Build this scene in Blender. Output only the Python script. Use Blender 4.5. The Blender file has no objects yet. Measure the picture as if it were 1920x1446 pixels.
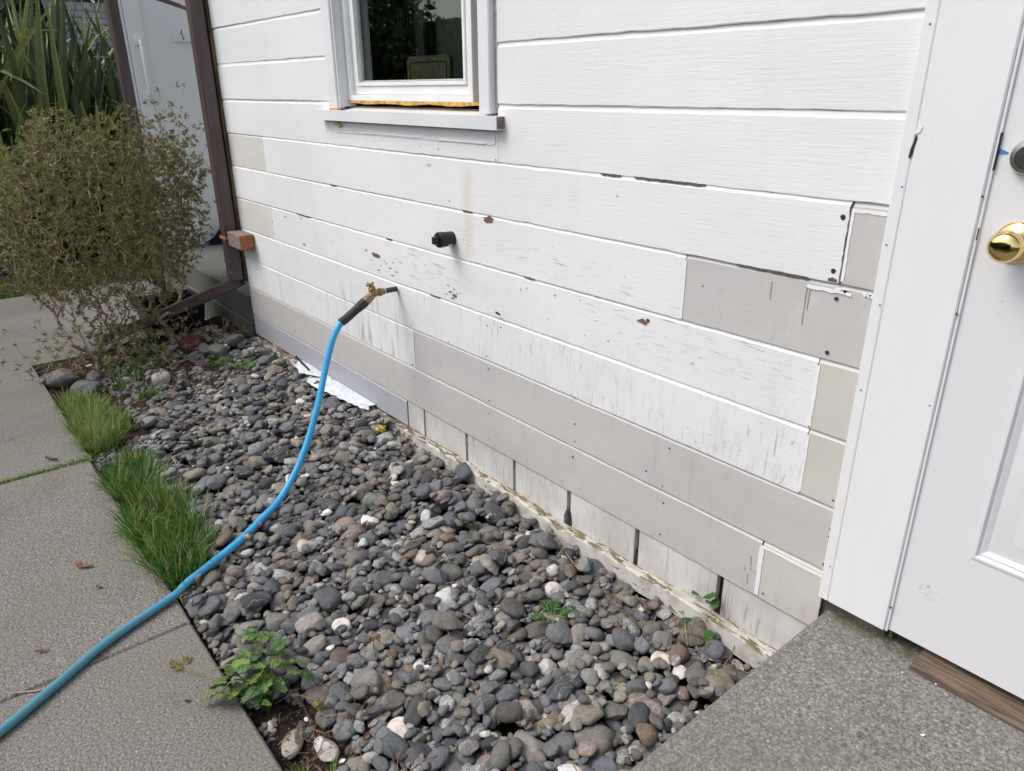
import bpy, math, random
import numpy as np
from mathutils import Matrix, Vector
C = bpy.context.scene.collection
random.seed(7); rng = np.random.default_rng(7)
PI = math.pi

# ---------------------------------------------------------------- camera
cd = bpy.data.cameras.new('camera'); cam = bpy.data.objects.new('camera', cd); C.objects.link(cam)
cd.sensor_width = 36; cd.lens = 36 * 1379.44 / 1920; cd.clip_start = 0.02; cd.clip_end = 400
right = Vector((0.63589, 0.77175, -0.00686)); down = Vector((0.28581, -0.24374, -0.92677)); fwd = Vector((-0.71691, 0.58736, -0.37556))
M = Matrix((( right[0], -down[0], -fwd[0], 0), (right[1], -down[1], -fwd[1], -1.486), (right[2], -down[2], -fwd[2], 1.512), (0, 0, 0, 1)))
cam.matrix_world = M
bpy.context.scene.camera = cam

# ---------------------------------------------------------------- light
SUN_EL, SUN_AZ = math.radians(52), math.radians(212)   # azimuth: clockwise from +Y
w = bpy.data.worlds.new("World"); bpy.context.scene.world = w; w.use_nodes = True
nt = w.node_tree; bg = nt.nodes['Background']
sky = nt.nodes.new('ShaderNodeTexSky'); sky.sky_type = 'NISHITA'; sky.sun_disc = False
sky.sun_elevation = SUN_EL; sky.sun_rotation = SUN_AZ; sky.air_density = 1.0; sky.dust_density = 3.0; sky.ozone_density = 0.6
hsv = nt.nodes.new('ShaderNodeHueSaturation'); hsv.inputs['Saturation'].default_value = 0.60
nt.links.new(sky.outputs[0], hsv.inputs['Color']); nt.links.new(hsv.outputs[0], bg.inputs['Color'])
bg.inputs['Strength'].default_value = 0.15
sd = bpy.data.lights.new('sun', 'SUN'); sd.energy = 1.0; sd.angle = math.radians(28); sd.color = (1, 0.95, 0.88)
so = bpy.data.objects.new('sun', sd); C.objects.link(so)
sdir = Vector((math.sin(SUN_AZ) * math.cos(SUN_EL), math.cos(SUN_AZ) * math.cos(SUN_EL), math.sin(SUN_EL)))
so.rotation_euler = sdir.to_track_quat('Z', 'Y').to_euler(); so.location = (0, -3, 6)
vs = bpy.context.scene.view_settings
vs.view_transform = 'Standard'; vs.look = 'None'; vs.gamma = 1; vs.exposure = 0.56

# ---------------------------------------------------------------- node helpers
class NB:
    def __init__(s, name, rough=0.6, spec=0.35):
        s.m = bpy.data.materials.new(name); s.m.use_nodes = True; s.t = s.m.node_tree
        s.b = s.t.nodes['Principled BSDF']; s.b.inputs['Roughness'].default_value = rough
        s.b.inputs['Specular IOR Level'].default_value = spec
        s.pos = s.n('ShaderNodeNewGeometry').outputs['Position']
    def n(s, typ, **kw):
        n = s.t.nodes.new(typ)
        for k, v in kw.items(): setattr(n, k, v)
        return n
    def L(s, a, b): s.t.links.new(a, b)
    def set(s, sock, v):
        if hasattr(v, 'links'): s.L(v, sock)
        elif isinstance(v, (tuple, list)) and len(v) == 3 and sock.type == 'RGBA': sock.default_value = (*v, 1)
        else: sock.default_value = v
    def math(s, op, a, b=0.0, c=0.0, clamp=False):
        n = s.n('ShaderNodeMath', operation=op, use_clamp=clamp)
        s.set(n.inputs[0], a); s.set(n.inputs[1], b)
        if len(n.inputs) > 2: s.set(n.inputs[2], c)
        return n.outputs[0]
    def scale(s, v, sc):
        n = s.n('ShaderNodeVectorMath', operation='MULTIPLY'); s.L(v, n.inputs[0]); n.inputs[1].default_value = sc; return n.outputs[0]
    def add(s, v, w_):
        n = s.n('ShaderNodeVectorMath', operation='ADD'); s.set(n.inputs[0], v); s.set(n.inputs[1], w_); return n.outputs[0]
    def noise(s, sc=(1, 1, 1), detail=4, rough=0.55, dist=0.0, vec=None, off=None):
        if isinstance(sc, (int, float)): sc = (sc, sc, sc)
        v = s.scale(vec or s.pos, sc)
        if off is not None: v = s.add(v, off)
        n = s.n('ShaderNodeTexNoise'); n.inputs['Scale'].default_value = 1; n.inputs['Detail'].default_value = detail
        n.inputs['Roughness'].default_value = rough; n.inputs['Distortion'].default_value = dist
        s.L(v, n.inputs['Vector']); return n.outputs['Fac']
    def vor(s, sc, feature='F1', rand=1.0):
        if isinstance(sc, (int, float)): sc = (sc, sc, sc)
        n = s.n('ShaderNodeTexVoronoi', feature=feature); n.inputs['Scale'].default_value = 1; n.inputs['Randomness'].default_value = rand
        s.L(s.scale(s.pos, sc), n.inputs['Vector']); return n
    def ramp(s, fac, lo, hi):
        n = s.n('ShaderNodeMapRange', interpolation_type='SMOOTHSTEP'); s.set(n.inputs[0], fac)
        s.set(n.inputs[1], lo); s.set(n.inputs[2], hi); return n.outputs[0]
    def mix(s, f, a, b):
        n = s.n('ShaderNodeMix', data_type='RGBA'); s.set(n.inputs[0], f); s.set(n.inputs[6], a); s.set(n.inputs[7], b); return n.outputs[2]
    def axis(s, i):
        n = s.n('ShaderNodeSeparateXYZ'); s.L(s.pos, n.inputs[0]); return n.outputs[i]
    def island(s): return s.n('ShaderNodeNewGeometry').outputs['Random Per Island']
    def color(s, c): s.set(s.b.inputs['Base Color'], c)
    def rough(s, c): s.set(s.b.inputs['Roughness'], c)
    def bump(s, h, strength=0.5, dist=0.002):
        n = s.n('ShaderNodeBump'); n.inputs['Strength'].default_value = strength; n.inputs['Distance'].default_value = dist
        s.L(h, n.inputs['Height']); 
        if getattr(s, 'lb', None): s.L(s.lb, n.inputs['Normal'])
        s.lb = n.outputs[0]; s.L(s.lb, s.b.inputs['Normal'])
MAT = {}
def simple(name, col, rough=0.5, var=0.12, sc=40, bump=0.15, metallic=0, spec=0.35, bd=0.001):
    b = NB(name, rough, spec); n = b.noise(sc, 5)
    c1 = tuple(x * (1 - var) for x in col); c2 = tuple(min(1, x * (1 + var)) for x in col)
    b.color(b.mix(b.ramp(n, 0.3, 0.7), c1, c2)); b.b.inputs['Metallic'].default_value = metallic
    if bump: b.bump(b.noise(sc * 4, 4), bump, bd)
    MAT[name] = b.m; return b.m

# --- white painted siding: fine paint grain, dark weather cracks on the lower courses
def mk_siding():
    b = NB('white_siding_paint', 0.55, 0.3)
    z = b.axis(2); x = b.axis(0)
    low = b.noise((1.3, 1, 2.5), 3)
    base = b.mix(b.ramp(low, 0.35, 0.65), (0.775, 0.78, 0.785), (0.825, 0.825, 0.825))
    dirt = b.math('ADD', b.math('MULTIPLY', b.ramp(b.noise((9, 9, 1.2), 5, 0.6), 0.5, 0.75), 0.32), b.math('MULTIPLY', b.math('MULTIPLY', b.ramp(b.noise((4, 3, 5), 6, 0.72, 1.0), 0.5, 0.72), b.ramp(b.noise((90, 1, 40), 4, 0.7), 0.42, 0.6)), 0.5))
    lowz = b.ramp(z, 1.0, 0.45)
    base = b.mix(b.math('MULTIPLY', dirt, b.math('ADD', b.math('MULTIPLY', lowz, 0.8), 0.25)), base, (0.52, 0.50, 0.46))
    # horizontal grain cracks: courses around z 0.78..0.96, fading up to 1.2
    def band(a0, a1, b0, b1): return b.math('MULTIPLY', b.ramp(z, a0, a1), b.ramp(z, b1, b0))
    patch = b.ramp(b.noise((1.6, 1, 7), 3, 0.6), 0.42, 0.62)
    hor = b.ramp(b.noise((11, 1, 210), 4, 0.6, 0.6), 0.59, 0.66)
    m1 = b.math('MULTIPLY', b.math('MULTIPLY', hor, patch), b.math('MULTIPLY', b.ramp(x, -3.3, -2.5), band(0.775, 0.79, 0.96, 1.2)))
    patch2 = b.ramp(b.noise((1.1, 1, 3), 3, 0.6), 0.34, 0.6)
    ver = b.ramp(b.noise((170, 1, 14), 4, 0.65, 0.8), 0.575, 0.65)
    m2 = b.math('MULTIPLY', b.math('MULTIPLY', ver, patch2), b.math('MULTIPLY', b.ramp(x, -3.6, -2.3), b.ramp(z, 0.80, 0.77)))
    ver3 = b.ramp(b.noise((60, 1, 25), 5, 0.7, 1.5), 0.62, 0.68)
    m3 = b.math('MULTIPLY', b.math('MULTIPLY', ver3, b.ramp(b.noise((2.5, 1, 6), 2), 0.5, 0.7)), b.ramp(z, 1.25, 0.9))
    crack = b.math('MAXIMUM', b.math('MAXIMUM', b.math('MULTIPLY', m1, 0.62), b.math('MULTIPLY', m2, 0.5)), b.math('MULTIPLY', m3, 0.45))
    base = b.mix(crack, base, (0.13, 0.12, 0.11))
    # streaky mildew on the course behind the hose
    sm = b.math('MULTIPLY', b.ramp(b.noise((26, 1, 3.2), 4, 0.6, 0.4), 0.5, 0.72),
                b.math('MULTIPLY', band(0.44, 0.46, 0.60, 0.74), b.math('MULTIPLY', b.ramp(x, -3.35, -3.0), b.ramp(x, -2.35, -2.6))))
    base = b.mix(b.math('MULTIPLY', sm, 0.75), base, (0.36, 0.35, 0.29))
    # two faint rust runs
    run = b.math('MULTIPLY', b.ramp(b.math('ABSOLUTE', b.math('ADD', b.math('ADD', x, 2.028), b.math('MULTIPLY', b.noise((2, 1, 9), 2), 0.03))), 0.05, 0.0), band(0.95, 1.0, 1.24, 1.29))
    base = b.mix(b.math('MULTIPLY', run, 0.3), base, (0.62, 0.52, 0.36))
    b.color(base)
    b.bump(b.noise((9, 1, 190), 5, 0.62, 1.2), 0.5, 0.0016)
    b.bump(b.noise(500, 3), 0.15, 0.0006)
    b.bump(crack, -0.5, 0.001)
    MAT['siding'] = b.m
mk_siding()
def mk_board(name, col, warm):
    b = NB(name, 0.5, 0.3)
    n = b.noise((1.2, 1, 5), 4, 0.6); st = b.noise((30, 1, 2.5), 4, 0.6)
    base = b.mix(b.ramp(n, 0.3, 0.7), tuple(c * 0.95 for c in col), tuple(min(1, c * 1.05) for c in col))
    base = b.mix(b.math('MULTIPLY', b.ramp(st, 0.58, 0.75), 0.22), base, tuple(c * 0.6 for c in col))
    gr = b.ramp(b.noise((6, 1, 120), 4, 0.65, 0.6), 0.6, 0.72)
    base = b.mix(b.math('MULTIPLY', gr, 0.16), base, tuple(c * 0.6 for c in col))
    wash = b.ramp(b.noise((5, 1, 3), 3, 0.6, 1.0), 0.6, 0.8)
    base = b.mix(b.math('MULTIPLY', wash, 0.4), base, warm)
    sm = b.ramp(b.noise((14, 10, 5), 5, 0.7, 1.2), 0.58, 0.74); base = b.mix(b.math('MULTIPLY', sm, 0.28), base, tuple(c * 0.62 for c in col))
    mud = b.math('MULTIPLY', b.ramp(b.axis(2), 0.36, 0.26), b.ramp(b.noise((40, 10, 22), 5, 0.7), 0.5, 0.66)); base = b.mix(b.math('MULTIPLY', mud, 0.3), base, (0.33, 0.28, 0.22))
    b.color(base); b.bump(b.noise((7, 1, 160), 5, 0.6, 0.4), 0.4, 0.0013); b.bump(b.noise(350, 3), 0.1, 0.0006)
    MAT[name] = b.m
mk_board('grey_primer', (0.54, 0.53, 0.52), (0.66, 0.65, 0.63))
mk_board('beige_primer', (0.58, 0.56, 0.51), (0.67, 0.65, 0.61))
mk_board('pale_primer', (0.68, 0.67, 0.63), (0.74, 0.73, 0.7))
mk_board('lavender_primer', (0.43, 0.435, 0.485), (0.5, 0.5, 0.54))
def mk_weathered():
    b = NB('weathered_white_paint', 0.75, 0.2)
    st = b.ramp(b.noise((120, 30, 9), 5, 0.7, 0.8), 0.52, 0.64)
    pt = b.ramp(b.noise((3, 3, 6), 4), 0.32, 0.62)
    base = b.mix(b.ramp(b.noise((5, 5, 5), 4), 0.3, 0.7), (0.52, 0.51, 0.485), (0.68, 0.675, 0.66))
    base = b.mix(b.math('MULTIPLY', b.math('MULTIPLY', st, pt), 0.6), base, (0.22, 0.20, 0.17))
    splash = b.math('MULTIPLY', b.ramp(b.axis(2), 0.21, 0.12), b.ramp(b.noise((14, 10, 10), 5), 0.4, 0.65))
    base = b.mix(b.math('MULTIPLY', splash, 0.55), base, (0.42, 0.36, 0.28))
    b.color(base); b.bump(st, -0.5, 0.001); b.bump(b.noise((60, 60, 200), 4), 0.3, 0.001); MAT['skirt'] = b.m
    b = NB('peeling_rail_paint', 0.8, 0.2)
    nz = b.n('ShaderNodeSeparateXYZ'); b.L(b.n('ShaderNodeNewGeometry').outputs['Normal'], nz.inputs[0])
    up = b.ramp(nz.outputs[2], 0.3, 0.8)
    pl = b.noise((16, 60, 60), 5, 0.65, 0.5)
    leftw = b.ramp(b.axis(0), -2.0, -2.6)
    thr = b.math('SUBTRACT', b.math('SUBTRACT', 0.60, b.math('MULTIPLY', up, 0.10)), b.math('MULTIPLY', leftw, 0.07))
    bare = b.ramp(pl, thr, b.math('ADD', thr, 0.03))
    wood = b.mix(b.ramp(b.noise((20, 90, 90), 4), 0.35, 0.65), (0.13, 0.12, 0.055), (0.25, 0.20, 0.13))
    wood = b.mix(leftw, wood, (0.15, 0.115, 0.085))
    pa = b.mix(b.ramp(b.noise((20, 20, 20), 5), 0.4, 0.7), (0.58, 0.565, 0.52), (0.40, 0.37, 0.31))
    b.color(b.mix(bare, pa, wood)); b.bump(bare, -0.8, 0.0015); b.bump(b.noise((30, 200, 200), 4), 0.4, 0.001); MAT['rail'] = b.m
mk_weathered()
def mk_trim():
    b = NB('white_trim_paint', 0.42, 0.4)
    n = b.noise((4, 4, 1.2), 4)
    base = b.mix(b.ramp(n, 0.35, 0.7), (0.775, 0.785, 0.805), (0.82, 0.82, 0.82))
    yel = b.math('MULTIPLY', b.ramp(b.noise((12, 6, 1.7), 3), 0.58, 0.8), 0.3)
    base = b.mix(yel, base, (0.76, 0.70, 0.60))
    b.color(base); b.bump(b.noise((230, 150, 5), 5, 0.65, 0.4), 0.55, 0.0014); b.bump(b.noise(260, 3), 0.12, 0.0006); MAT['trim'] = b.m
    b = NB('white_door_paint', 0.35, 0.4)
    d = b.ramp(b.noise(60, 3, 0.5), 0.72, 0.76)
    b.color(b.mix(b.math('MULTIPLY', d, 0.3), (0.73, 0.728, 0.745), (0.4, 0.37, 0.33))); b.bump(b.noise(120, 3), 0.06, 0.0006); MAT['door'] = b.m
mk_trim()
simple('vinyl', (0.86, 0.86, 0.85), 0.35, 0.04, 10, 0.03)
simple('sash_grey', (0.45, 0.46, 0.46), 0.5, 0.1, 20, 0.1)
simple('caulk', (0.5, 0.48, 0.45), 0.8, 0.3, 50, 0.5)
simple('foam', (0.62, 0.36, 0.10), 0.8, 0.3, 60, 0.8, bd=0.004)
simple('moss_foam', (0.45, 0.38, 0.08), 0.9, 0.35, 80, 0.8, bd=0.003)
simple('dark_gap', (0.035, 0.03, 0.027), 0.9, 0.3, 30, 0.2)
simple('gap_wood', (0.15, 0.12, 0.095), 0.85, 0.35, 30, 0.4)
simple('bare_brown', (0.19, 0.115, 0.08), 0.85, 0.4, 120, 0.5)
simple('groove_wood', (0.12, 0.095, 0.08), 0.85, 0.4, 150, 0.4)
simple('nail_hole', (0.03, 0.028, 0.027), 0.7, 0.3, 100, 0)
simple('peel_white', (0.84, 0.84, 0.84), 0.5, 0.03, 100, 0.2)
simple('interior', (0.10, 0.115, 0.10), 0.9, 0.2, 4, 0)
simple('black_plastic', (0.016, 0.017, 0.02), 0.38, 0.25, 60, 0.1)
simple('soft_black', (0.03, 0.032, 0.036), 0.55, 0.2, 80, 0.1)
simple('bristle', (0.012, 0.015, 0.028), 0.6, 0.3, 80, 0.3)
simple('steel', (0.6, 0.6, 0.6), 0.3, 0.06, 60, 0.05, metallic=1)
simple('dark_steel', (0.08, 0.07, 0.06), 0.5, 0.2, 60, 0.2, metallic=0.6)
simple('blue_tape', (0.06, 0.22, 0.62), 0.6, 0.1, 60, 0.1)
simple('orange_wood', (0.36, 0.13, 0.055), 0.75, 0.25, 70, 0.5)
simple('grey_wood', (0.24, 0.19, 0.16), 0.85, 0.3, 60, 0.6)
simple('strap', (0.55, 0.22, 0.12), 0.5, 0.15, 60, 0.2)
simple('brick', (0.16, 0.045, 0.03), 0.9, 0.3, 90, 0.7, bd=0.003)
simple('rust', (0.07, 0.035, 0.025), 0.9, 0.35, 70, 0.6, bd=0.002)
simple('label_white', (0.75, 0.72, 0.62), 0.6, 0.15, 80, 0.1)
simple('dead_leaf', (0.20, 0.105, 0.06), 0.8, 0.35, 90, 0.5)
simple('bark_chip', (0.18, 0.085, 0.045), 0.9, 0.4, 90, 0.6)
simple('straw', (0.40, 0.30, 0.18), 0.8, 0.3, 60, 0.2)
simple('plastic_film', (0.62, 0.66, 0.71), 0.35, 0.08, 30, 0.4, bd=0.004)
simple('litter_white', (0.8, 0.8, 0.8), 0.6, 0.08, 60, 0.1)
simple('timber_edge', (0.50, 0.46, 0.36), 0.8, 0.25, 12, 0.3)
simple('orange_paint', (0.62, 0.30, 0.05), 0.6, 0.15, 12, 0.1)
simple('green_paint', (0.03, 0.16, 0.06), 0.6, 0.15, 12, 0.1)
simple('roof_shingle', (0.16, 0.17, 0.19), 0.85, 0.35, 14, 0.4)
simple('unseen_eave', (0.5, 0.5, 0.5), 0.8, 0.1, 5, 0)
simple('board_tan', (0.30, 0.25, 0.15), 0.6, 0.2, 40, 0.1)
simple('window_paper', (0.16, 0.18, 0.16), 0.8, 0.1, 20, 0)
def mk_ornament():
    b = NB('mosaic_paint', 0.5)
    v = b.vor(26); r = b.n('ShaderNodeSeparateColor', mode='HSV'); b.L(v.outputs['Color'], r.inputs[0])
    c = b.n('ShaderNodeHueSaturation'); c.inputs['Saturation'].default_value = 0.85; c.inputs['Value'].default_value = 0.4
    b.L(v.outputs['Color'], c.inputs['Color']); b.color(c.outputs[0]); MAT['mosaic'] = b.m
mk_ornament()
def mk_brass():
    b = NB('polished_brass', 0.09); b.b.inputs['Metallic'].default_value = 1; b.color((0.83, 0.60, 0.26)); MAT['brass'] = b.m
    b = NB('tarnished_brass', 0.5); b.b.inputs['Metallic'].default_value = 0.75
    b.color(b.mix(b.ramp(b.noise(120, 4), 0.4, 0.65), (0.36, 0.25, 0.12), (0.17, 0.14, 0.10))); b.bump(b.noise(200, 4), 0.4, 0.001); MAT['old_brass'] = b.m
    b = NB('brown_gutter_paint', 0.3, 0.5)
    b.color(b.mix(b.ramp(b.noise((30, 30, 3), 4), 0.35, 0.7), (0.075, 0.046, 0.048), (0.10, 0.066, 0.068))); b.bump(b.noise(60, 3), 0.08, 0.001); MAT['gutter'] = b.m
    b = NB('mossy_corner_wood', 0.85)
    b.color(b.mix(b.ramp(b.noise((60, 60, 6), 4), 0.4, 0.6), (0.075, 0.045, 0.025), (0.16, 0.13, 0.05))); b.bump(b.noise((120, 120, 8), 4), 0.6, 0.002); MAT['corner'] = b.m
    b = NB('threshold_wood', 0.7)
    g = b.noise((6, 140, 140), 5, 0.6, 0.6)
    b.color(b.mix(b.ramp(g, 0.35, 0.65), (0.07, 0.047, 0.035), (0.20, 0.14, 0.098))); b.bump(g, 0.5, 0.002); MAT['threshold'] = b.m
    b = NB('wall_panel_paint', 0.6)
    b.color(b.mix(b.math('MULTIPLY', b.ramp(b.noise((30, 30, 14), 5, 0.7, 1.5), 0.64, 0.7), 0.5), b.mix(b.noise((2, 2, 1), 3), (0.78, 0.775, 0.765), (0.84, 0.835, 0.82)), (0.25, 0.24, 0.23)))
    b.bump(b.noise((80, 80, 6), 4), 0.3, 0.001); MAT['panel'] = b.m
mk_brass()
def mk_hose():
    b = NB('blue_hose_rubber', 0.42, 0.45)
    y = b.axis(1)
    d = b.math('MULTIPLY', b.ramp(y, -0.85, -1.25), b.ramp(b.noise((45, 45, 45), 5, 0.7), 0.28, 0.6)); d = b.math('MAXIMUM', d, b.math('MULTIPLY', b.ramp(b.noise((90, 90, 30), 4, 0.7), 0.58, 0.68), 0.35))
    nz = b.n('ShaderNodeSeparateXYZ'); b.L(b.n('ShaderNodeNewGeometry').outputs['Normal'], nz.inputs[0])
    base = b.mix(b.ramp(b.noise(9, 3), 0.3, 0.7), (0.04, 0.35, 0.68), (0.055, 0.42, 0.77))
    base = b.mix(b.ramp(y, -0.95, -1.45), base, (0.045, 0.27, 0.42))
    b.color(b.mix(b.math('MULTIPLY', d, 0.7), base, (0.12, 0.24, 0.27))); b.bump(b.noise(200, 3), 0.1, 0.0006); MAT['hose'] = b.m
mk_hose()
def mk_concrete(name, dark, mid, light, tint):
    b = NB(name, 0.88, 0.2)
    f1 = b.noise(150, 3, 0.6); f2 = b.noise(330, 2, 0.5); lo = b.noise(2.2, 5, 0.6); mdn = b.noise(14, 4, 0.6)
    sp = b.math('ADD', b.math('MULTIPLY', f1, 0.65), b.math('MULTIPLY', f2, 0.35))
    c = b.mix(b.ramp(sp, 0.38, 0.53), dark, mid); c = b.mix(b.ramp(sp, 0.52, 0.66), c, light)
    c = b.mix(b.math('MULTIPLY', b.ramp(lo, 0.42, 0.62), 0.28), c, tint); st = b.math('MULTIPLY', b.ramp(b.noise(0.9, 6, 0.68, 0.8), 0.48, 0.68), 0.20); st = b.math('ADD', st, b.math('MULTIPLY', b.ramp(b.noise(7, 6, 0.72, 1.5), 0.55, 0.75), 0.22)); hv = b.n('ShaderNodeHueSaturation'); b.L(c, hv.inputs['Color']); b.L(b.math('SUBTRACT', 1.04, st), hv.inputs['Value']); c = hv.outputs[0]
    c = b.mix(b.math('MULTIPLY', b.ramp(mdn, 0.6, 0.8), 0.2), c, dark)
    wsp = b.vor(38); c = b.mix(b.math('MULTIPLY', b.ramp(wsp.outputs['Distance'], 0.10, 0.05), b.ramp(b.noise(30, 1), 0.55, 0.6)), c, (0.55, 0.54, 0.5))
    return b, c, sp
b, c, sp = mk_concrete('path_concrete', (0.09, 0.086, 0.077), (0.205, 0.196, 0.176), (0.36, 0.344, 0.31), (0.165, 0.150, 0.12))
b.color(c); b.bump(sp, 0.45, 0.0018); MAT['path'] = b.m
b, c, sp = mk_concrete('step_concrete', (0.10, 0.097, 0.088), (0.21, 0.203, 0.183), (0.39, 0.375, 0.34), (0.165, 0.155, 0.128))
ms = b.math('MULTIPLY', b.ramp(b.axis(1), -0.045, 0.0), b.math('MULTIPLY', b.ramp(b.axis(0), -0.35, -0.45), b.ramp(b.noise(40, 5, 0.7), 0.38, 0.55)))
c = b.mix(b.math('MULTIPLY', ms, 0.8), c, (0.075, 0.085, 0.03))
b.color(c); b.bump(sp, 0.6, 0.002); MAT['step'] = b.m
b, c, sp = mk_concrete('landing_concrete', (0.07, 0.07, 0.065), (0.15, 0.148, 0.138), (0.25, 0.245, 0.23), (0.10, 0.105, 0.075))
b.color(c); b.bump(sp, 0.8, 0.004); MAT['landing'] = b.m
def mk_soil():
    b = NB('dark_soil', 0.95, 0.15); f = b.noise(70, 5, 0.7)
    c = b.mix(b.ramp(f, 0.35, 0.65), (0.012, 0.009, 0.007), (0.05, 0.034, 0.025))
    c = b.mix(b.ramp(b.axis(0), -3.3, -3.8), c, b.mix(b.ramp(f, 0.4, 0.6), (0.02, 0.013, 0.010), (0.065, 0.036, 0.027)))
    b.color(c); b.bump(f, 1, 0.01); MAT['soil'] = b.m
    b = NB('lawn_ground', 0.95, 0.1); b.color(b.mix(b.ramp(b.noise(6, 5), 0.35, 0.65), (0.03, 0.05, 0.015), (0.06, 0.08, 0.025))); MAT['lawn'] = b.m
mk_soil()
def mk_stone():
    b = NB('river_stone', 0.72, 0.3)
    at = b.n('ShaderNodeAttribute', attribute_name='tint'); col = at.outputs['Color']; al = at.outputs['Alpha']
    seed = b.n('ShaderNodeCombineXYZ'); 
    sc = b.n('ShaderNodeSeparateColor'); b.L(col, sc.inputs[0])
    f = b.noise(160, 4, 0.6); g = b.noise(38, 4, 0.6)
    k = b.n('ShaderNodeHueSaturation'); b.L(col, k.inputs['Color']); k.inputs['Saturation'].default_value = 1.0
    b.L(b.math('ADD', 0.57, b.math('ADD', b.math('MULTIPLY', b.ramp(f, 0.3, 0.7), 0.3), b.math('MULTIPLY', b.ramp(g, 0.3, 0.7), 0.28))), k.inputs['Value'])
    c = k.outputs[0]
    mot = b.math('MULTIPLY', b.ramp(b.noise(75, 5, 0.75, 1.2), 0.5, 0.58), b.ramp(al, 0.25, 0.7))
    c = b.mix(b.math('MULTIPLY', mot, 0.8), c, (0.5, 0.49, 0.46))
    mo2 = b.math('MULTIPLY', b.ramp(b.noise(110, 4, 0.7, 2.0), 0.56, 0.62), b.ramp(al, 0.45, 0.9))
    c = b.mix(b.math('MULTIPLY', mo2, 0.75), c, (0.045, 0.045, 0.05))
    wv = b.n('ShaderNodeTexWave'); wv.inputs['Scale'].default_value = 14; wv.inputs['Distortion'].default_value = 9; wv.inputs['Detail'].default_value = 3; wv.inputs['Detail Scale'].default_value = 2
    b.L(b.scale(b.pos, (1.3, 1.0, 0.8)), wv.inputs['Vector'])
    vein = b.math('MULTIPLY', b.ramp(wv.outputs['Fac'], 0.965, 0.995), b.ramp(al, 0.1, 0.2))
    c = b.mix(b.math('MULTIPLY', vein, 0.6), c, (0.5, 0.5, 0.48))
    b.color(c); b.bump(f, 0.3, 0.0015); b.bump(g, 0.35, 0.004); MAT['stone'] = b.m
mk_stone()
def mk_leaf(name, cols, rough=0.5, trans=0.25, spec=0.35):
    b = NB(name, rough, spec)
    r = b.island(); cr = b.n('ShaderNodeValToRGB'); b.L(r, cr.inputs[0]); e = cr.color_ramp.elements
    while len(e) < len(cols): e.new(0.5)
    for i, (p, c) in enumerate(cols): e[i].position = p; e[i].color = (*c, 1)
    n = b.ramp(b.noise(45, 3), 0.3, 0.7)
    k = b.n('ShaderNodeHueSaturation'); b.L(cr.outputs[0], k.inputs['Color']); b.L(b.math('ADD', 0.8, b.math('MULTIPLY', n, 0.4)), k.inputs['Value'])
    b.color(k.outputs[0])
    tr = b.n('ShaderNodeBsdfTranslucent'); b.L(k.outputs[0], tr.inputs['Color'])
    mx = b.n('ShaderNodeMixShader'); mx.inputs[0].default_value = trans
    b.L(b.b.outputs[0], mx.inputs[1]); b.L(tr.outputs[0], mx.inputs[2]); b.L(mx.outputs[0], b.t.nodes['Material Output'].inputs['Surface'])
    MAT[name] = b.m
mk_leaf('grass', [(0, (0.035, 0.12, 0.02)), (0.45, (0.075, 0.20, 0.035)), (0.8, (0.15, 0.30, 0.05)), (0.93, (0.42, 0.37, 0.18))], 0.4, 0.3, .5)
mk_leaf('dry_grass', [(0, (0.09, 0.22, 0.035)), (0.55, (0.18, 0.33, 0.055)), (0.8, (0.34, 0.37, 0.13)), (0.93, (0.55, 0.45, 0.27))], 0.6, 0.3)
mk_leaf('azalea_leaf', [(0, (0.09, 0.135, 0.04)), (0.35, (0.17, 0.22, 0.065)), (0.65, (0.27, 0.29, 0.095)), (0.83, (0.40, 0.29, 0.12)), (0.97, (0.30, 0.13, 0.08))], 0.42, 0.3, 0.5)
mk_leaf('flax_leaf', [(0, (0.035, 0.06, 0.03)), (0.4, (0.07, 0.105, 0.045)), (0.7, (0.13, 0.17, 0.065)), (0.9, (0.32, 0.32, 0.09))], 0.38, 0.12, 0.5)
mk_leaf('hedge_leaf', [(0, (0.025, 0.05, 0.018)), (0.5, (0.06, 0.10, 0.03)), (0.85, (0.13, 0.17, 0.055))], 0.5, 0.2)
mk_leaf('weed_leaf', [(0, (0.06, 0.14, 0.045)), (0.5, (0.10, 0.21, 0.06)), (0.85, (0.19, 0.28, 0.055))], 0.5, 0.25)
mk_leaf('fern_leaf', [(0, (0.02, 0.09, 0.02)), (0.8, (0.05, 0.15, 0.03))], 0.5, 0.2)
mk_leaf('yellow_leaf', [(0, (0.30, 0.27, 0.08)), (0.8, (0.22, 0.17, 0.06))], 0.6, 0.2)
mk_leaf('twig_bark', [(0, (0.21, 0.13, 0.09)), (0.5, (0.36, 0.26, 0.185)), (0.9, (0.50, 0.41, 0.31))], 0.8, 0.0)
mk_leaf('litter_twig', [(0, (0.10, 0.06, 0.035)), (0.6, (0.22, 0.15, 0.09)), (0.95, (0.38, 0.30, 0.2))], 0.8, 0.0)
def mk_glass():
    b = NB('window_glass', 0.03)
    gl = b.n('ShaderNodeBsdfGlossy'); gl.inputs['Roughness'].default_value = 0.015; gl.inputs['Color'].default_value = (0.95, 1, 0.97, 1)
    tr = b.n('ShaderNodeBsdfTransparent'); tr.inputs['Color'].default_value = (0.72, 0.8, 0.74, 1)
    fr = b.n('ShaderNodeFresnel'); fr.inputs['IOR'].default_value = 1.55
    mx = b.n('ShaderNodeMixShader'); b.L(b.math('MULTIPLY', fr.outputs[0], 1.5, clamp=True), mx.inputs[0]); b.L(tr.outputs[0], mx.inputs[1]); b.L(gl.outputs[0], mx.inputs[2])
    b.L(mx.outputs[0], b.t.nodes['Material Output'].inputs['Surface']); MAT['glass'] = b.m
mk_glass()

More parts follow.
